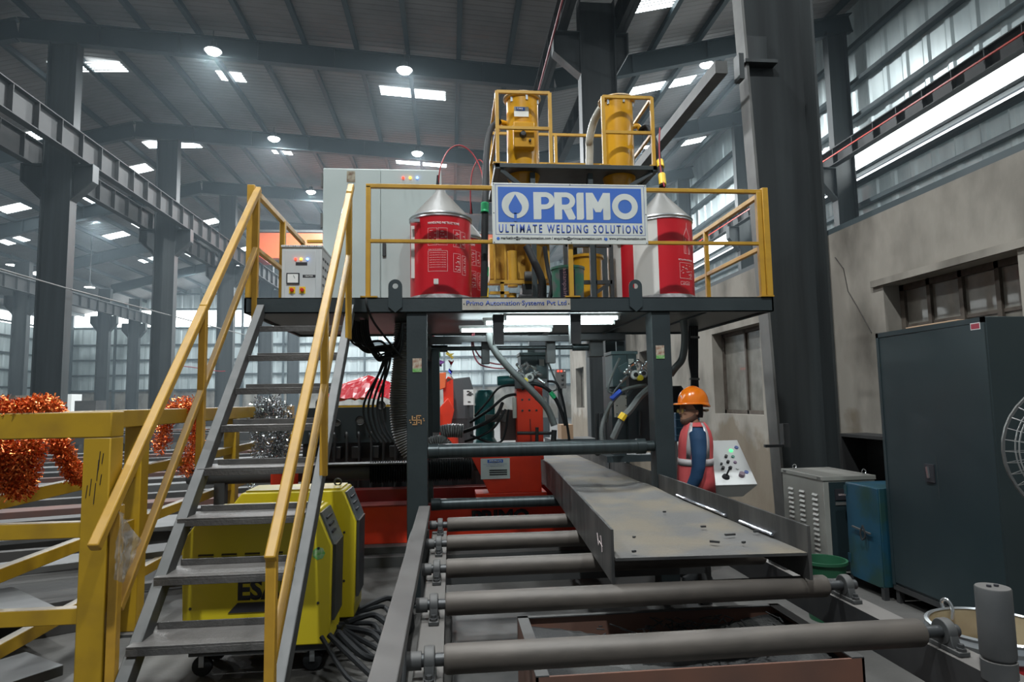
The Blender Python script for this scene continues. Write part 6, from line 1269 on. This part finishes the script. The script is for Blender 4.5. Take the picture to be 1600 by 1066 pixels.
for sd in (-1, 1): tr.tube([bp_(0, .085*sd, .84), bp_(.01, .09*sd, .7), bp_(.015, .095*sd, .5), bp_(0, .095*sd, .3), bp_(-.01, .095*sd, .08)], [.1, .093, .076, .066, .062], 16)
o = tr.build('trousers', trouser_m, pr_); md = o.modifiers.new('r', 'REMESH'); md.mode = 'VOXEL'; md.voxel_size = .01; md.use_smooth_shade = True
bt = MB()
for sd in (-1, 1):
    bt.loft([(bp_(.03, .095*sd, 0), .14, .05, F_, S_), (bp_(.03, .095*sd, .05), .13, .05, F_, S_), (bp_(0, .095*sd, .09), .07, .055, F_, S_), (bp_(-.01, .095*sd, .14), .062, .056, F_, S_)], 16)
bt.build('boots', black, pr_)
# vest: sleeveless shell, open at armholes
vs_rings = [(.0, .78, .175, .215), (-.005, .90, .168, .212), (-.005, 1.0, .16, .205), (-.01, 1.10, .155, .197), (-.015, 1.2, .156, .198), (-.02, 1.27, .150, .194), (-.022, 1.335, .134, .178), (-.024, 1.385, .108, .142), (-.022, 1.42, .082, .096)]
vb = MB(); n = 40; 
def vpt(i, k_, e=0):
    f, z, rf, rs = vs_rings[i]; a = 2*PI*k_/n; return bp_(f, 0, z)+F_*((rf+e)*math.cos(a))+S_*((rs+e)*math.sin(a))
vb.v = [vpt(i, k_) for i in range(len(vs_rings)) for k_ in range(n)]
def hole(i, k_):
    a = 2*PI*(k_+.5)/n; s_ = abs(math.sin(a)); lim = {3: .97, 4: .90, 5: .86, 6: .90, 7: 2, 2: 2}.get(i, 2)
    return s_ > lim
vb.f = [(i*n+k_, i*n+(k_+1) % n, (i+1)*n+(k_+1) % n, (i+1)*n+k_) for i in range(len(vs_rings)-1) for k_ in range(n) if not hole(i, k_)]
o = vb.build('vest', vest_m, pr_); o.modifiers.new('t', 'SOLIDIFY').thickness = .006
def band(i0, i1, t0, t1, k0, k1, name='reflective_band'):
    mb = MB(); vs = []
    for t in (t0, t1):
        for k_ in range(k0, k1+1): vs.append(vpt(i0, k_, .005).lerp(vpt(i1, k_, .005), t))
    m_ = k1-k0+1; mb.add(vs, [(j, j+1, j+1+m_, j+m_) for j in range(m_-1)]); o = mb.build(name, refl, pr_); o.modifiers.new('t', 'SOLIDIFY').thickness = .003
band(2, 3, .35, .95, 0, n)
for kc in (4, 5, 15, 16, n-5, n-6, n-16, n-17):
    pass
for k0, sg2 in ((6, 1), (13, 1), (n-8, 1), (n-15, 1)):
    mb = MB(); vs = []
    for i in range(3, 9): vs += [vpt(i, k0-.35, .006), vpt(i, k0+1.35, .006)]
    mb.add(vs, [(2*i, 2*i+1, 2*i+3, 2*i+2) for i in range(5)]); o = mb.build('reflective_strap', refl, pr_); o.modifiers.new('t', 'SOLIDIFY').thickness = .003
# hair, beard, eyes, glasses, helmet
face(190)
hr = MB(); hr.loft([ringf(-.05, 0, hz_+.05*1.12, .045, .058), ringf(-.035, 0, hz_+.085*1.12, .066, .073), ringf(-.02, 0, hz_+.12*1.12, .08, .079), ringf(.0, 0, hz_+.16*1.12, .106, .081), ringf(.0, 0, hz_+.2*1.12, .1, .078)], 20); hr.build('hair', hair_m, pr_)
be = MB()
be.loft([ringf(.058, 0, hz_-.004, .048, .037), ringf(.052, 0, hz_+.016*1.12, .072, .051), ringf(.040, 0, hz_+.034*1.12, .084, .0615), ringf(.03, 0, hz_+.05*1.12, .0835, .0655), ringf(.005, 0, hz_+.085*1.12, .062, .071)], 22); be.build('beard', mat('beard', (.1, .055, .036), .8), pr_)
mb = MB(); mb.tube([bp_(.124, -.02, hz_+.066*1.12), bp_(.13, 0, hz_+.069*1.12), bp_(.124, .02, hz_+.066*1.12)], .004, 6); mb.build('moustache', hair_m, pr_)
for sd in (-1, 1):
    e = bp_(.098, .033*sd, hz_+.112*1.12); MB().sphere(e, .0125, 12, 8).build('eye', mat('eye_white', (.6, .56, .5), .3), pr_); MB().sphere(e+F_*.007+S_*.002*sd, .007, 8, 6).build('iris', hair_m, pr_)
    mb = MB().bar(bp_(.112, .018*sd, hz_+.131*1.12), bp_(.095, .052*sd, hz_+.130*1.12), .006, .007); mb.build('eyebrow', hair_m, pr_)
    gl = MB(); c = bp_(.125, .034*sd, hz_+.108*1.12); gl.loft([(c, .024, .02, S_, Z_), (c+F_*.002, .024, .02, S_, Z_)], 16); gl.build('glasses_lens', mat('glasses_amber', (.5, .35, .1), .1, alpha=.35), pr_)
    MB().bar(bp_(.12, .058*sd, hz_+.115*1.12), bp_(-.01, .078*sd, hz_+.115*1.12), .003, .004).build('glasses_arm', dark_steel, pr_)
hm = []
for i in range(9):
    a = PI/2*i/8; hm.append(ringf(-.012, 0, hz_+.172*1.12+.150*math.sin(a)**1.0, .148*math.cos(a)**.85+.0005, .118*math.cos(a)**.85+.0005))
MB().loft(hm, 32).build('helmet_shell', helmet_m, pr_)
brm = MB(); n = 36; vs = []
for (e, dz) in ((0, .004), (.012, -.002), (.016, -.012)):
    for k_ in range(n):
        a = 2*PI*k_/n; ca = math.cos(a); ext = e+(max(0, ca)**2)*e*2.8; vs.append(bp_(-.012, 0, hz_+.172*1.12+dz-(max(0, -ca))*.03*(e > 0))+F_*((.148+ext)*ca)+S_*((.118+e)*math.sin(a)))
brm.add(vs, [(i*n+k_, i*n+(k_+1) % n, (i+1)*n+(k_+1) % n, (i+1)*n+k_) for i in range(2) for k_ in range(n)]); o = brm.build('helmet_brim', helmet_m, pr_); o.modifiers.new('t', 'SOLIDIFY').thickness = .004
mb = MB(); mb.tube([bp_(-.012, 0, hz_+.172*1.12)+F_*.14*math.cos(a)+Z_*(.150*math.sin(a)+.003) for a in [PI*k/12 for k in range(2, 11)]], .006, 6, False); mb.build('helmet_ridge', helmet_m, pr_)
hb_ = MB(); hb_.tube([bp_(-.13, -.05, hz_+.11*1.12), bp_(-.145, 0, hz_+.105*1.12), bp_(-.13, .05, hz_+.11*1.12)], .012, 8); hb_.build('helmet_harness', mat('harness_cream', (.5, .42, .25), .6), pr_)
v = bp_(.08, .0, 0); a = bp_(.115, .02*sg_, hz_+.19*1.12); 
MB().loft([(bp_(.118, .02*sg_, hz_+.21*1.12), .012, .03, S_, Z_), (bp_(.124, .02*sg_, hz_+.21*1.12), .012, .03, S_, Z_)], 10).build('helmet_badge', white, pr_)
